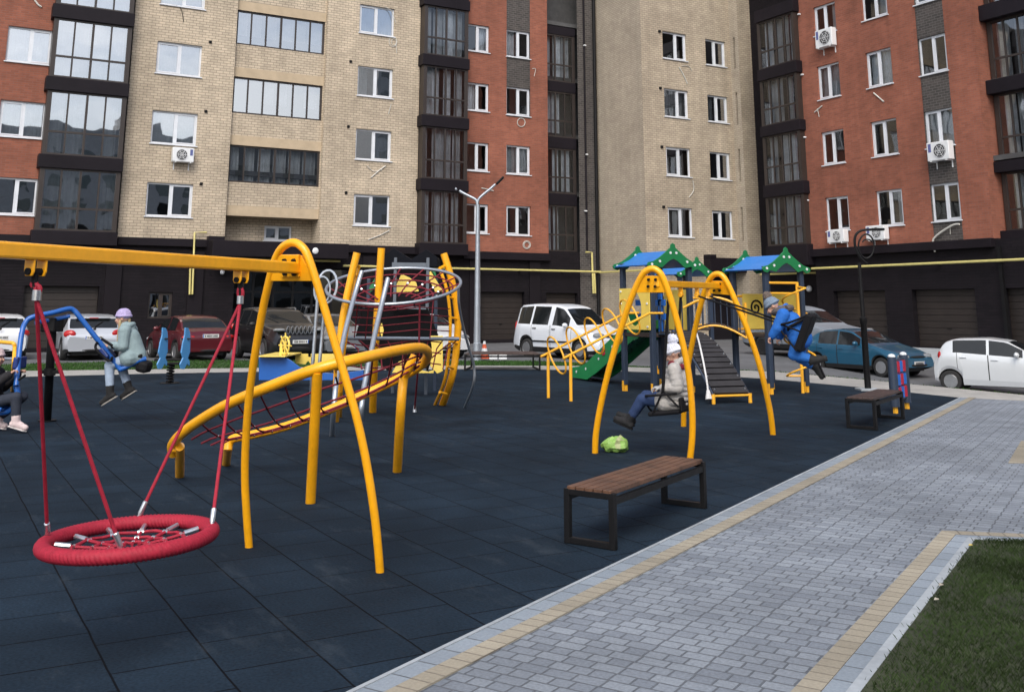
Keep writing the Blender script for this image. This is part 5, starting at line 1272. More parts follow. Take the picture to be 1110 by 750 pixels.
    for s_ in (1, -1):
        hw = halfw(.12); zl = S['lampz']
        m = MB(); m.ball((.15, s_*(hw-.17), zl), .16, .20, S.get('lamph', .085), rot=Matrix.Rotation(-s_*.45, 3, 'Z')); m.build('headlight', LAMPW, t, local=True)
        hw = halfw(L-.1); zl = S['tailz']; th_ = S.get('tailh', .11)
        m = MB(); m.ball((L-S.get('tailx', .125), s_*(hw-.10), zl), .085, S.get('tailw', .16), th_, rot=Matrix.Rotation(s_*.5, 3, 'Z')); m.build('taillight', LAMPR, t, local=True)
        xm = S['ws'][0]+.38; zb = smooth_itp(S['belt'], xm); m = MB(); m.ball((xm, s_*(W/2+.07), zb+.07), .07, .11, .075); m.bar(V((xm, s_*(W/2-.08), zb+.02)), V((xm, s_*(W/2+.04), zb+.05)), .05, .03); m.build('mirror', S.get('mirror', paint), t, local=True)
        for a, c in S['doors']:
            zz = smooth_itp(S['belt'], c)-.13; m = MB(); m.abox(c-.26, c-.08, s_*(W/2*.99)-.02, s_*(W/2*.99)+.02, zz-.016, zz+.016); m.build('door_handle', S.get('handle', paint), t, local=True, bevel=.008)
    # bumper mouth, rear bumper strip, plates
    for x, dz in ((-.012, S.get('pf', .42)), (L+.012, S.get('pr', .75))):
        s_ = -1 if x < 0 else 1
        m = MB(); m.abox(min(x, x-.03*s_), max(x, x-.03*s_), -.26, .26, dz-.056, dz+.056); p = m.build('number_plate', PLATE, t, local=True, smooth=False)
        m = MB(); rr_ = random.Random(L*100+dz*10); y = -.2
        while y < .22: wd = rr_.uniform(.02, .034); m.abox(x+.001*s_, x+.004*s_, y, y+wd, dz-.032, dz+.032); y += wd+rr_.choice([.012, .012, .03])
        m.build('plate_marks', PLTXT, p, local=True, smooth=False)
        m = MB(); m.abox(min(x, x+.002*s_), max(x, x+.0025*s_), -.26, -.23, dz-.05, dz+.05); m.build('plate_strip', PLB, p, local=True, smooth=False)
    zg = S['lampz']
    if not S.get('slots'):
        m = MB(); m.ball((.05, 0, zg-.02), .055, .40, .045); m.ball((.04, 0, .36), .07, .5, .07); m.build('grille', TRIM, t, local=True)
    else:
        m = MB(); 
        for k in range(7): m.ball((.03, -.42+.14*k, zg-.0), .05, .04, .10, n=10)
        g_ = m.build('grille', TRIM, t, local=True)
        for k in range(7):
            m = MB(); c = V((-.012, -.42+.14*k, zg)); m.tube([c+V((0, .052*math.cos(a*.349), .115*math.sin(a*.349))) for a in range(18)], .011, 6, closed=True); m.build('grille_ring', SILV, g_, local=True)
        m = MB(); m.ball((.06, 0, .42), .07, .62, .12); m.build('bumper_opening', TRIM, t, local=True)
    m = MB(); m.ball((L-.05, 0, .33), .07, .52, .05); m.build('rear_bumper_insert', TRIM, t, local=True)
    m = MB()
    for s_ in (.25, -.32): m.bar(V((S['ws'][0]-.0, s_, smooth_itp(S['top'], S['ws'][0])+.015)), V((S['ws'][0]+.28, s_+.5*(1 if s_ < 0 else .6), smooth_itp(S['top'], S['ws'][0]+.28)+.012)), .018, .018)
    m.build('wiper', TRIM, t, local=True, smooth=False)
    if S.get('rails'):
        for s_ in (1, -1):
            a, b = S['ws'][1]+.25, S['rg'][0]-.1; yy = s_*(W/2*.95-(S['H']-1.0)*.3-.1)
            m = MB(); m.tube([V((a, yy, itp(S['top'], a)-.03)), V((a+.12, yy, itp(S['top'], a)+.045)), V((b-.12, yy, itp(S['top'], b)+.045)), V((b, yy, itp(S['top'], b)-.03))], .02, 8, smooth=3); m.build('roof_rail', SILV, t, local=True)
    if S.get('wiper_rear'):
        m = MB(); a = S['rg']; x = a[1]-.02; m.bar(V((x+.03, 0, smooth_itp(S['top'], x)+.01)), V((x-.16, .3, smooth_itp(S['top'], x-.16)+.02)), .02, .02); m.ball((L-.02, 0, 1.0), .02, .05, .05); m.build('rear_wiper', TRIM, t, local=True)
    if S.get('strip'):
        for s_ in (1, -1):
            m = MB(); a = S['strip']; m.abox(S['wheels'][0]+wr*1.2, S['wheels'][1]-wr*1.2, s_*W/2-.015, s_*W/2+.015, a-.025, a+.025); m.build('side_strip', TRIM, t, local=True, smooth=False)
    if S.get('spoiler'):
        m = MB(); x = S['rg'][0]; m.abox(x-.12, x+.12, -.52, .52, itp(S['top'], x)-.035, itp(S['top'], x)+.012); m.build('spoiler', paint, t, local=True, bevel=.012)
        m = MB(); m.abox(x+.1, x+.13, -.14, .14, itp(S['top'], x)-.025, itp(S['top'], x)+.0); m.build('brake_light', LAMPR, t, local=True)
    return t
HATCH = dict(L=4.25, W=1.80, H=1.47, top=[(0, .58), (.06, .72), (.35, .84), (1.05, 1.0), (1.15, 1.03), (1.95, 1.42), (2.5, 1.475), (3.3, 1.45), (3.75, 1.36), (4.05, 1.02), (4.18, .92), (4.25, .70)], belt=[(0, .55), (1.1, .94), (3.6, 1.03), (4.1, .93), (4.25, .66)], ws=(1.2, 1.92), rg=(3.76, 4.06), sw=[(1.5, 2.45), (2.51, 3.3), (3.36, 3.72)], wheels=(.85, 3.46), wr=.315, doors=[(1.35, 2.48), (2.48, 3.4)], lampz=.70, tailz=.84, tailw=.2, tailh=.13, pr=.72, anchor=4.25, spoiler=1, wiper_rear=1)
SEDAN = dict(pillars=1, L=4.25, W=1.70, H=1.43, top=[(0, .52), (.06, .64), (.4, .78), (1.1, .94), (1.2, .97), (1.95, 1.37), (2.5, 1.43), (3.0, 1.39), (3.35, 1.28), (3.75, .98), (4.05, .96), (4.2, .9), (4.25, .66)], belt=[(0, .5), (1.1, .9), (3.4, .95), (3.8, .9), (4.25, .6)], ws=(1.25, 1.92), rg=(3.2, 3.7), sw=[(1.55, 2.4), (2.46, 3.2)], wheels=(.8, 3.3), wr=.29, doors=[(1.4, 2.43), (2.43, 3.25)], lampz=.62, tailz=.74, tailw=.22, tailh=.075, pr=.78, anchor=4.25)
SUV = dict(L=4.6, W=1.88, H=1.68, top=[(0, .66), (.05, .9), (.25, 1.0), (1.2, 1.12), (1.3, 1.15), (2.0, 1.58), (2.6, 1.67), (3.7, 1.66), (4.15, 1.55), (4.45, 1.15), (4.55, 1.0), (4.6, .75)], belt=[(0, .62), (1.2, 1.06), (4.0, 1.14), (4.4, 1.0), (4.6, .7)], ws=(1.36, 1.96), rg=(4.16, 4.46), sw=[(1.7, 2.65), (2.72, 3.5), (3.57, 4.05)], wheels=(.92, 3.62), wr=.36, doors=[(1.5, 2.68), (2.68, 3.6)], lampz=.93, lamph=.06, tailz=1.0, tailh=.14, pr=.85, pf=.62, clear=.26, anchor=0., rails=1, mirror=TRIM)
VAN = dict(pillars=1, L=4.32, W=1.70, H=1.80, top=[(0, .56), (.05, .74), (.3, .86), (.9, 1.04), (1.0, 1.08), (1.75, 1.70), (2.2, 1.79), (3.4, 1.81), (4.1, 1.77), (4.22, 1.66), (4.3, 1.0), (4.32, .6)], belt=[(0, .54), (.95, .98), (2.0, 1.08), (4.1, 1.12), (4.25, .95), (4.32, .58)], ws=(1.03, 1.68), rg=(4.14, 4.27), sw=[(1.35, 2.18), (2.4, 3.25), (3.34, 4.02)], wheels=(.82, 3.53), wr=.31, doors=[(1.2, 2.25), (2.28, 3.25)], lampz=.78, tailz=1.0, tailh=.2, tailw=.1, pf=.45, strip=.55, handle=TRIM, anchor=3.53)
CITY = dict(pillars=1, L=3.5, W=1.60, H=1.49, top=[(0, .58), (.05, .72), (.3, .86), (.75, 1.0), (.85, 1.03), (1.55, 1.43), (2.1, 1.49), (2.9, 1.46), (3.2, 1.36), (3.40, 1.0), (3.47, .9), (3.5, .65)], belt=[(0, .55), (.8, .95), (2.9, 1.08), (3.3, 1.02), (3.5, .62)], ws=(.9, 1.5), rg=(3.2, 3.42), sw=[(1.15, 2.0), (2.07, 2.95)], wheels=(.68, 3.06), wr=.29, doors=[(1.0, 2.03), (2.03, 2.85)], lampz=.75, tailz=.95, tailh=.16, tailw=.1, anchor=3.06, darksill=False, tailx=.19)
WAGON = dict(SUV); WAGON.update(L=4.7, W=1.82, top=[(0, .62), (.05, .82), (.25, .94), (1.2, 1.08), (1.3, 1.12), (2.05, 1.62), (2.6, 1.74), (3.8, 1.74), (4.4, 1.62), (4.6, 1.15), (4.66, 1.0), (4.7, .7)], sw=[(1.75, 2.65), (2.72, 3.5), (3.57, 4.3)], rg=(4.42, 4.6), wheels=(.9, 3.65), rails=0, anchor=3.65, rim=0, wr=.33)
def cpaint(name, c, metal=.25, rough=.3): return M(name, c, rough, metal, var=.02, vs=1, coat=.6, rv=.02)
def road_pt(px, py):
    z = -.05
    for _ in range(12): p = G(px, py, z); z = zr(p.x, p.y)
    p.z = z; return p
NY, PYD = V((0, -1, 0)), V((0, 1, 0))
car('parked_car', 'white car with red tail lamps cut by the left edge of the photo', 'car', cpaint('paint_white_a', (.62, .64, .67), 0), road_pt(-3, 391), V((-.05, 1, 0)), dict(HATCH, W=1.82))
car('parked_car', 'silver hatchback seen from behind, parked behind the seesaw', 'car', cpaint('paint_silver_a', (.50, .53, .58), .4), road_pt(100, 391), V((-.02, 1, 0)), HATCH)
car('parked_suv', 'black car mostly hidden behind the silver hatchback', 'car', cpaint('paint_black_a', (.012, .012, .014)), road_pt(70, 379)+V((0, 1.5, 0)), PYD, dict(SUV, anchor=4.6, rails=0))
car('parked_sedan', 'dark red saloon seen from behind, between the spring rider and the wall', 'car', cpaint('paint_red', (.095, .008, .014)), road_pt(227, 391.5), V((-.12, 1, 0)), SEDAN)
car('parked_suv', 'black off-road car with a seven slot chrome grille, facing the playground', 'car', cpaint('paint_black_b', (.014, .014, .016)), road_pt(325, 392.5), V((.04, -1, 0)), dict(SUV, slots=1, lampz=.98))
car('parked_car', 'dark silver car facing out behind the grey poles of the rope tower', 'car', cpaint('paint_grey_c', (.20, .215, .24), .4), road_pt(377, 391), V((.02, -1, 0)), dict(HATCH, anchor=0.))
car('parked_car', 'white hatchback behind the rope tower, beside the street lamp', 'car', cpaint('paint_white_b', (.60, .62, .64), 0), road_pt(488, 389.5), V((.05, -1, 0)), dict(HATCH, anchor=0.))
car('parked_van', 'white passenger van with dark windows parked by the garages', 'van', cpaint('paint_white_c', (.66, .70, .76), 0), road_pt(590, 386), V((.16, -1, 0)), VAN)
car('parked_wagon', 'silver grey people carrier behind the play set and the boy in blue', 'car', M('paint_grey_d', (.20, .225, .26), .5, 0, var=.02, spec=.25), road_pt(846, 396), V((.04, -1, 0)), WAGON)
car('parked_sedan', 'teal blue saloon parked behind the black lamp post', 'car', cpaint('paint_teal', (.010, .085, .16), .2), road_pt(974, 411), V((.06, -1, 0)), dict(SEDAN, anchor=.8))
car('parked_car', 'small white hatchback at the right edge, parked beyond the verge', 'car', cpaint('paint_white_d', (.60, .63, .66), .1), road_pt(1039, 423), V((.40, -.92, 0)), CITY)

# ------------------------------------------------------------------ people
SKIN = M('skin', (.52, .30, .22), .55, var=.06); EYEM = M('eye_dark', (.02, .018, .018), .3); LIP = M('lips', (.36, .13, .11), .5)
def hand(mb, w, fdir, palm, curl, r=.016, scale=1.):
    """palm, five bent fingers; w wrist, fdir finger direction, palm = palm normal"""
    s = fdir.cross(palm).normalized(); k = scale
    c = w+fdir*.035*k; 
    for j in (-1, 0, 1): mb.cone(w+s*(.012*j*k), w+fdir*.065*k+s*(.022*j*k), .017*k, .015*k, 8)
    for j, ln in ((-1.5, .05), (-.5, .062), (.5, .066), (1.5, .058)):
        a = w+fdir*.07*k+s*(.0155*j*k); d1 = (fdir*math.cos(curl*.6)+palm*math.sin(curl*.6)); d2 = (fdir*math.cos(curl*1.7)+palm*math.sin(curl*1.7)); d3 = (fdir*math.cos(curl*2.5)+palm*math.sin(curl*2.5))
        b = a+d1*ln*.45*k; c2 = b+d2*ln*.32*k; e = c2+d3*ln*.25*k
        mb.cone(a, b, .009*k, .0085*k, 8); mb.cone(b, c2, .0085*k, .0075*k, 8); mb.cone(c2, e, .0075*k, .006*k, 8)
    a = w+fdir*.02*k+s*.022*k; b = a+(s*.7+fdir*.5+palm*.4)*.032*k; e = b+(fdir*.7+palm*.6)*.026*k; mb.cone(a, b, .011*k, .0095*k, 8); mb.cone(b, e, .0095*k, .007*k, 8)
def person(label, origin, fwd, J, dress, k=1.):
    """J: joints in a side frame (forward, left, up) from the pelvis; dress: colours and lengths"""
    fwd = V((fwd.x, fwd.y, 0)).normalized(); lf = V((-fwd.y, fwd.x, 0))
    W_ = lambda q: origin+fwd*q[0]+lf*q[1]+UP*q[2]
    D_ = lambda q: (fwd*q[0]+lf*q[1]+UP*q[2])
    j = {n: W_(q) for n, q in J.items()}
    t = thing('person', label, 'person', origin)
    hf = D_(dress['look']).normalized(); hu = D_(dress['headup']).normalized(); hs_ = hf.cross(hu).normalized(); hu = hs_.cross(hf).normalized()
    HR = Matrix((hs_, hf, hu)).transposed(); hc = j['head']
    HP = lambda x, y, z: hc+HR @ V((x*k, y*k, z*k))
    b = MB()
    b.ball(hc+hu*.02*k, .072*k, .088*k, .085*k, HR, 18); b.ball(HP(0, .025, -.045), .054*k, .062*k, .06*k, HR, 14); b.ball(HP(0, .05, -.082), .026*k, .024*k, .022*k, HR, 10)
    b.cone(HP(0, .083, .0), HP(0, .101, -.027), .009*k, .013*k, 8); b.cone(HP(-.03, .074, -.02), HP(-.026, .07, -.04), .022*k, .02*k, 8); b.cone(HP(.03, .074, -.02), HP(.026, .07, -.04), .022*k, .02*k, 8)
    for s_ in (-1, 1): b.ball(HP(.072*s_, -.005, -.005), .01*k, .02*k, .028*k, HR, 10)
    b.cone(j['neck']-hu*.03, hc-hu*.04*k-hf*.015*k, .042*k, .04*k)
    b.cone(j['pelvis'], j['chest'], .10*k, .105*k); b.cone(j['chest'], j['neck'], .10*k, .05*k)
    for s_ in 'LR':
        b.cone(j['sh'+s_], j['el'+s_], .040*k, .033*k); b.cone(j['el'+s_], j['wr'+s_], .033*k, .022*k); b.cone(j['chest'], j['sh'+s_], .07*k, .045*k)
        b.cone(j['hip'+s_], j['kn'+s_], .065*k, .045*k); b.cone(j['kn'+s_], j['an'+s_], .045*k, .03*k); b.cone(j['pelvis'], j['hip'+s_], .08*k, .07*k)
        b.cone(j['an'+s_], j['to'+s_], .03*k, .022*k)
        fd = (j['wr'+s_]-j['el'+s_]).normalized(); pn_ = D_(dress.get('palm', (.2, 0, -1))); pn_ = (pn_-fd*pn_.dot(fd)).normalized()
        hand(b, j['wr'+s_], fd, pn_, dress.get('curl', .75), scale=k*.95)
    b.build('body', SKIN, t, remesh=.0055, sm=2)
    for s_ in (-1, 1):
        m = MB(); m.ball(HP(.03*s_, .079, .006), .0115*k, .006*k, .008*k, HR, 8); m.build('eye', EYEM, t)
        m = MB(); m.cone(HP(.017*s_, .084, .026), HP(.044*s_, .074, .026), .0045*k, .0035*k, 6); m.build('eyebrow', dress['hairm'], t)
    m = MB(); m.cone(HP(-.018, .086, -.06), HP(.018, .086, -.06), .005*k, .005*k, 6); m.build('mouth', LIP, t)
    # trousers, coat, shoes, hat, hair
    m = MB(); e = dress.get('pad', .012)
    for s_ in 'LR':
        m.cone(j['hip'+s_], j['kn'+s_], .070*k+e*.6, .056*k+e); m.cone(j['kn'+s_], j['an'+s_].lerp(j['kn'+s_], dress.get('cufft', .28)), .056*k+e, dress.get('cuff', .046)*k+e*.6); m.cone(j['pelvis'], j['hip'+s_], .085*k, .072*k+e*.4)
        mid = j['kn'+s_].lerp(j['an'+s_], .8); 
        for q in (.3, .6): c = j['kn'+s_].lerp(j['an'+s_], q); m.ball(c, .052*k+e*.7, n=10)
    m.build('trousers', dress['legm'], t, remesh=.011, sm=2)
    m = MB(); e = dress.get('coatpad', .02); hem = j['pelvis'].lerp(j['chest'], dress.get('hem', -.15))
    m.cone(hem, j['chest'], .115*k+e, .112*k+e, 18); m.cone(j['chest'], j['neck'], .108*k+e, .055*k+e, 16)
    for s_ in 'LR':
        m.cone(j['chest'].lerp(j['neck'], .55), j['sh'+s_], .08*k, .056*k+e); m.cone(j['sh'+s_], j['el'+s_], .054*k+e, .044*k+e); m.cone(j['el'+s_], j['wr'+s_].lerp(j['el'+s_], .08), .044*k+e, .032*k+e*.8)
        if dress.get('quilt'):
            for q in (.2, .5, .8): m.ball(j['sh'+s_].lerp(j['el'+s_], q), .056*k+e, n=12); m.ball(j['el'+s_].lerp(j['wr'+s_], q*.9), .047*k+e*.9-q*.012, n=12)
        m.cone(hem, j['hip'+s_].lerp(j['kn'+s_], dress.get('skirt', .15)), .11*k+e*.6, .10*k+e)
    if dress.get('gloves'):
        for s_ in 'LR':
            g_ = MB(); fd = (j['wr'+s_]-j['el'+s_]).normalized(); pn_ = D_(dress.get('palm', (.2, 0, -1))); pn_ = (pn_-fd*pn_.dot(fd)).normalized(); hand(g_, j['wr'+s_], fd, pn_, dress.get('curl', .75), scale=k*1.15); g_.cone(j['wr'+s_]-fd*.04, j['wr'+s_]+fd*.02, .034*k, .028*k); g_.build('glove', dress['gloves'], t, remesh=.006, sm=1)
    ax = (j['neck']-hem); L = ax.length; ax.normalize()
    if dress.get('quilt'):
        for q in range(7):
            c = hem+ax*(L*(.0+.13*q)); rr_ = (.121*k+e)*(1 if q < 5 else 1.02-.14*(q-4)); u_ = ax.cross(lf).normalized()
            m.tube([c+lf*(rr_*1.02*math.cos(a*.3142))+u_*(rr_*.98*math.sin(a*.3142)) for a in range(20)], .024, 8, closed=True)
    if dress.get('hood'): m.tube([j['neck']+hu*.01+HR @ V((.085*k*math.cos(a*.3142), .07*k*math.sin(a*.3142)-.03*k, .02*k*math.sin(a*.3142+3.14))) for a in range(20)], .034*k, 10, closed=True); m.ball(j['neck']-fwd*.07*k+UP*.0, .07*k, .055*k, .07*k, n=12)
    co = m.build('coat', dress['coatm'], t, remesh=.0085 if dress.get('quilt') else .010, sm=1 if dress.get('quilt') else 2)
    for s_ in 'LR':
        m = MB(); a, to = j['an'+s_], j['to'+s_]; d = (to-a).normalized(); sh = (j['kn'+s_]-a).normalized()
        q = (sh-d*sh.dot(d)); q = q.normalized() if q.length > .05 else UP
        heel = a-d*.03*k-q*.02*k; m.cone(heel, to+d*.02*k-q*.004*k, .044*k, .038*k); m.cone(a-q*.005*k, a.lerp(to, .6), .052*k, .042*k); m.cone(a, heel, .05*k, .045*k)
        m.cone(a, a+sh*dress.get('boot', .1)*k, .05*k, .055*k)
        so = m.build('shoe', dress['shoem'], t, remesh=.009, sm=2)
        m = MB(); w_ = d.cross(q).normalized(); P0 = heel-q*.034*k
        m.prism([P0-d*.04*k+w_*.03*k, P0-d*.04*k-w_*.03*k, to+d*.025*k-q*.030*k-w_*.034*k, to+d*.058*k-q*.028*k, to+d*.025*k-q*.03*k+w_*.034*k], -q*.017*k); m.build('sole', dress.get('solem', BLKRUB), so, smooth=False, bevel=.004)
    if dress.get('hatm'):
        m = MB(); m.ball(hc+hu*.045*k-hf*.006*k, .084*k, .098*k, .086*k, HR, 18)
        m.tube([HP(.086*math.cos(a*.2618), .098*math.sin(a*.2618)-.008, .030-.018*math.sin(a*.2618)*-.4) for a in range(24)], .017*k, 8, closed=True)
        for a in range(24):
            an = a*.2618; m.tube([HP(.088*math.cos(an)*c_, .1*math.sin(an)*c_-.006, .035+.098*math.sin(z_)) for c_, z_ in ((1, .1), (.88, .55), (.6, .98), (.25, 1.3))], .006*k, 5)
        ht = m.build('hat', dress['hatm'], t, remesh=.006, sm=1)
        if dress.get('pomm'):
            m = MB(); pr = dress.get('pomr', .05); c = HP(*dress.get('pomp', (0, -.035, .16))); rq = random.Random(9); m.ball(c, pr, n=16)
            for _ in range(260):
                v = V((rq.gauss(0, 1), rq.gauss(0, 1), rq.gauss(0, 1))).normalized(); m.tube([c+v*pr*.8, c+v*pr*rq.uniform(1.08, 1.25)], [.007, .003], 4)
            m.build('pompom', dress['pomm'], ht)
    if dress.get('hair'):
        m = MB()
        for a, l in dress['hair']: m.cone(HP(*a), HP(*l), .022*k, .014*k, 8)
        m.ball(hc+hu*.028*k-hf*.012*k, .078*k, .09*k, .085*k, HR, 16) if not dress.get('hatm') else None
        m.build('hair', dress['hairm'], t, remesh=.008, sm=2)
    for nm, mt, pts, r in dress.get('extra', ()):
        m = MB(); m.tube([W_(q) for q in pts], r, 8, smooth=3); m.build(nm, mt, t)
    return t
HAIRB = M('blond_hair', (.42, .31, .17), .6, var=.2, vs=20); HAIRD = M('brown_hair', (.06, .04, .028), .6)
def cloth(name, c, b=.35, vs=5, rough=.85): return M(name, c, rough, var=.12, vs=vs, bump=b*1.5, bs=12)
# child on the near bucket swing
P0 = girl_seat(-.07, 0, .13)
person('child in a pale quilted coat and white bobble hat sitting on the bucket swing', P0, bperp, dict(
    pelvis=(0, 0, 0), chest=(-.05, 0, .22), neck=(-.05, 0, .385), head=(-.01, 0, .50), shL=(-.05, .135, .34), shR=(-.05, -.135, .34), elL=(-.10, .17, .14), elR=(-.10, -.17, .14), wrL=(.09, .165, .135), wrR=(.09, -.165, .135),
    hipL=(.02, .075, -.02), hipR=(.02, -.075, -.02), knL=(.36, .085, -.01), knR=(.37, -.085, .015), anL=(.54, .085, -.27), anR=(.57, -.085, -.25), toL=(.66, .085, -.24), toR=(.69, -.085, -.21)),
    dict(look=(.9, .12, -.42), headup=(.35, 0, .9), coatm=cloth('pale_quilted_coat', (.44, .42, .40), .3), coatpad=.022, quilt=1, hood=1, hem=-.14, skirt=.22, legm=cloth('dark_blue_jeans', (.018, .04, .115), .3), shoem=cloth('black_boots', (.012, .012, .014)), boot=.14, hatm=cloth('white_knit', (.74, .76, .84), .5, 20), pomm=cloth('white_pompom', (.76, .78, .88)), pomr=.058, pomp=(0, -.06, .155), hairm=HAIRD,
         hair=[((-.05, -.07, -.04), (-.05, -.09, -.12)), ((.05, -.07, -.04), (.05, -.09, -.12)), ((0, -.085, -.03), (0, -.1, -.12))],
         extra=[('scarf', cloth('dark_red_scarf', (.20, .015, .03)), [(-.10, .09, .36), (-.01, .06, .395), (.03, 0, .38), (-.01, -.06, .395), (-.10, -.09, .36), (-.14, 0, .37), (-.10, .09, .36)], .036)], gloves=cloth('grey_gloves', (.42, .42, .43))), 1.)
# boy flung up on the second bucket swing
P1 = PZ(867, 364, 12.47)
person('boy in a blue jacket and trousers leaning forward, high up on the swing', P1, bperp, dict(
    pelvis=(0, 0, 0), chest=(.10, 0, .16), neck=(.20, 0, .28), head=(.305, 0, .345), shL=(.16, .12, .25), shR=(.16, -.12, .25), elL=(.23, .16, .09), elR=(.23, -.17, .08), wrL=(.30, .15, .0), wrR=(.28, -.16, -.02),
    hipL=(-.0, .07, -.02), hipR=(0, -.07, -.02), knL=(.07, .09, -.22), knR=(.03, -.09, -.26), anL=(-.16, .09, -.27), anR=(-.15, -.09, -.37), toL=(-.27, .09, -.25), toR=(-.20, -.09, -.46)),
    dict(look=(.8, .15, -.6), headup=(.55, 0, .85), coatm=cloth('bright_blue_jacket', (.012, .12, .46), .4), coatpad=.028, hood=1, hem=-.15, skirt=.1, legm=cloth('bright_blue_trousers', (.014, .12, .43), .4), pad=.016, cuff=.05, shoem=cloth('black_winter_boots', (.013, .013, .014)), boot=.12, hatm=cloth('grey_blue_knit', (.16, .21, .28), .5, 20), pomm=cloth('fur_pompom', (.19, .15, .13)), pomr=.048, pomp=(0, -.03, .155), hairm=HAIRD, palm=(.3, 0, -1),
         extra=[('fur_collar', cloth('fur_collar', (.10, .085, .08)), [(.13, .09, .32), (.24, .085, .29), (.29, 0, .27), (.24, -.085, .29), (.13, -.09, .32), (.09, 0, .33), (.13, .09, .32)], .042), ('belt', BLKRUB, [(.10, .15, .1), (.13, 0, .02), (.10, -.15, .1), (-.03, -.13, .17), (-.07, 0, .2), (-.03, .13, .17), (.10, .15, .1)], .018)]), .92)
# girl on the raised end of the seesaw
P2 = PZ(146.5, 385, 15.12)
person('girl in pale blue green coat and lilac hat on the raised seesaw seat', P2, -RT, dict(
    pelvis=(0, 0, 0), chest=(.10, 0, .24), neck=(.17, 0, .40), head=(.215, 0, .525), shL=(.13, .14, .35), shR=(.13, -.14, .35), elL=(.12, .18, .13), elR=(.10, -.18, .12), wrL=(.31, .14, .14), wrR=(.30, -.14, .135),
    hipL=(.02, .08, -.02), hipR=(.02, -.08, -.02), knL=(.32, .11, -.14), knR=(.23, -.11, -.16), anL=(.28, .10, -.56), anR=(.08, -.10, -.50), toL=(.375, .10, -.635), toR=(.165, -.10, -.57)),
    dict(look=(1, .05, -.08), headup=(.08, 0, 1), coatm=cloth('pale_blue_green_coat', (.235, .315, .335), .35), coatpad=.03, hood=1, hem=-.08, skirt=.12, legm=cloth('light_jeans', (.33, .41, .53), .3), shoem=cloth('black_ankle_boots', (.012, .012, .013)), solem=M('pale_sole', (.3, .28, .26), .7), boot=.13, hatm=cloth('lilac_knit', (.40, .34, .56), .5, 20), hairm=HAIRB,
         hair=[((.05, .02, -.03), (.05, .05, -.2)), ((.05, .04, -.16), (.045, .06, -.30)), ((-.05, .02, -.03), (-.05, .05, -.2)), ((-.05, .04, -.16), (-.045, .06, -.30)), ((0, -.08, -.02), (0, -.08, -.1))], palm=(.1, 0, -1)), 1.08)
# child at the low end, cut by the edge of the photograph
P3 = PZ(-13, 436.5, 14.1)
person('child in black jacket and navy trousers on the low seesaw seat', P3, RT, dict(
    pelvis=(0, 0, 0), chest=(.02, 0, .25), neck=(.04, 0, .43), head=(.05, 0, .585), shL=(.03, .15, .37), shR=(.03, -.15, .37), elL=(.10, .18, .20), elR=(.12, -.18, .22), wrL=(.31, .13, .37), wrR=(.32, -.13, .38),
    hipL=(.02, .08, -.01), hipR=(.02, -.08, -.01), knL=(.40, .12, .07), knR=(.43, -.12, .08), anL=(.05, .14, -.26), anR=(.46, -.12, -.25), toL=(.17, .14, -.30), toR=(.57, -.12, -.295)),
    dict(look=(1, -.1, 0), headup=(0, 0, 1), coatm=cloth('black_jacket', (.012, .011, .014), .4), coatpad=.03, hood=1, hem=-.1, skirt=.15, legm=cloth('navy_trousers', (.022, .028, .045), .3), shoem=cloth('pink_white_trainers', (.62, .50, .50)), solem=M('white_sole', (.6, .56, .55), .6), boot=.08, hatm=cloth('pale_pink_knit', (.52, .40, .40), .5, 20), hairm=HAIRD, palm=(.5, 0, -1), curl=1.0), 1.08)

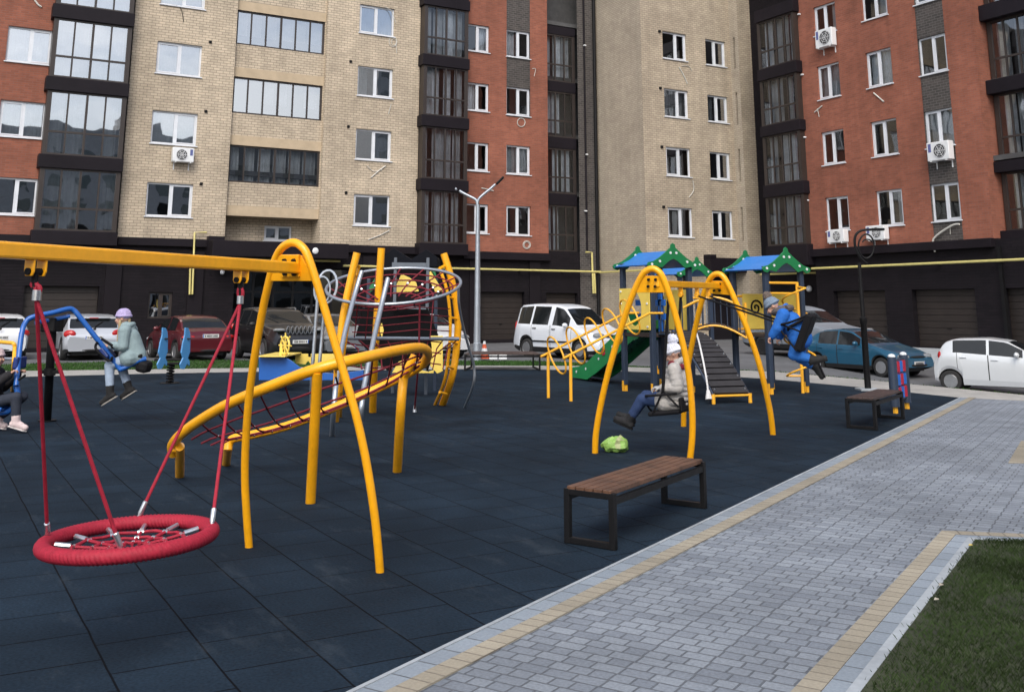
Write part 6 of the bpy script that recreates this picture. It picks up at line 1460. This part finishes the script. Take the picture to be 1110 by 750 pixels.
# ------------------------------------------------------------------ light, sky, camera
wd = bpy.data.worlds.new('World'); sc.world = wd; wd.use_nodes = True; nt = wd.node_tree; bg = nt.nodes['Background']
sky = N(nt, 'ShaderNodeTexSky'); sky.sky_type = 'NISHITA'; sky.sun_disc = False
SUN_EL, SUN_AZ = R(46), R(212)     # azimuth clockwise from +Y
sky.sun_elevation = SUN_EL; sky.sun_rotation = SUN_AZ; sky.air_density = 1.0; sky.dust_density = 3.0; sky.ozone_density = 1.5
hs2 = N(nt, 'ShaderNodeHueSaturation')
wt = N(nt, 'ShaderNodeTexCoord'); wn = N(nt, 'ShaderNodeTexNoise'); wn.inputs['Scale'].default_value = 2.2; wn.inputs['Detail'].default_value = 6; wn.inputs['Roughness'].default_value = .6
wm = N(nt, 'ShaderNodeMapping'); wm.inputs['Scale'].default_value = (1, 1, 2.2); nt.links.new(wt.outputs['Generated'], wm.inputs[0]); nt.links.new(wm.outputs[0], wn.inputs['Vector'])
for sock, lo, hi in (('Saturation', .95, .25), ('Value', .9, 1.25)):
    wr_ = N(nt, 'ShaderNodeMapRange'); wr_.inputs[1].default_value = .38; wr_.inputs[2].default_value = .6; wr_.inputs[3].default_value = lo; wr_.inputs[4].default_value = hi
    nt.links.new(wn.outputs['Fac'], wr_.inputs[0]); nt.links.new(wr_.outputs[0], hs2.inputs[sock])
nt.links.new(sky.outputs[0], hs2.inputs['Color']); nt.links.new(hs2.outputs[0], bg.inputs[0])
bg.inputs[1].default_value = .11
sl_ = bpy.data.lights.new('sun', 'SUN'); sl_.energy = .9; sl_.angle = R(35); sl_.color = (1, .93, .82)
so = bpy.data.objects.new('sun', sl_); col.objects.link(so)
sdir = V((math.sin(SUN_AZ)*math.cos(SUN_EL), math.cos(SUN_AZ)*math.cos(SUN_EL), math.sin(SUN_EL)))
so.rotation_euler = (-sdir).to_track_quat('-Z', 'Y').to_euler(); so.location = sdir*60
cd = bpy.data.cameras.new('camera'); co_ = bpy.data.objects.new('camera', cd); col.objects.link(co_); sc.camera = co_
cd.sensor_fit = 'HORIZONTAL'; cd.sensor_width = 36; cd.lens = 36*F/1110; cd.shift_y = -(375-CY)/1110; cd.clip_end = 1500; cd.clip_start = .05
fw = HD*math.cos(TH)+UP*math.sin(TH); up = -HD*math.sin(TH)+UP*math.cos(TH)
co_.matrix_world = Matrix(((RT.x, up.x, -fw.x, 0), (RT.y, up.y, -fw.y, 0), (RT.z, up.z, -fw.z, CH), (0, 0, 0, 1)))
vs_ = sc.view_settings; vs_.view_transform = 'Standard'; vs_.look = 'None'; vs_.gamma = 1; vs_.exposure = 0.95; vs_.use_curve_mapping = False
sc.cycles.use_denoising = True; sc.cycles.max_bounces = 8; sc.cycles.transparent_max_bounces = 16; sc.cycles.sample_clamp_indirect = 6
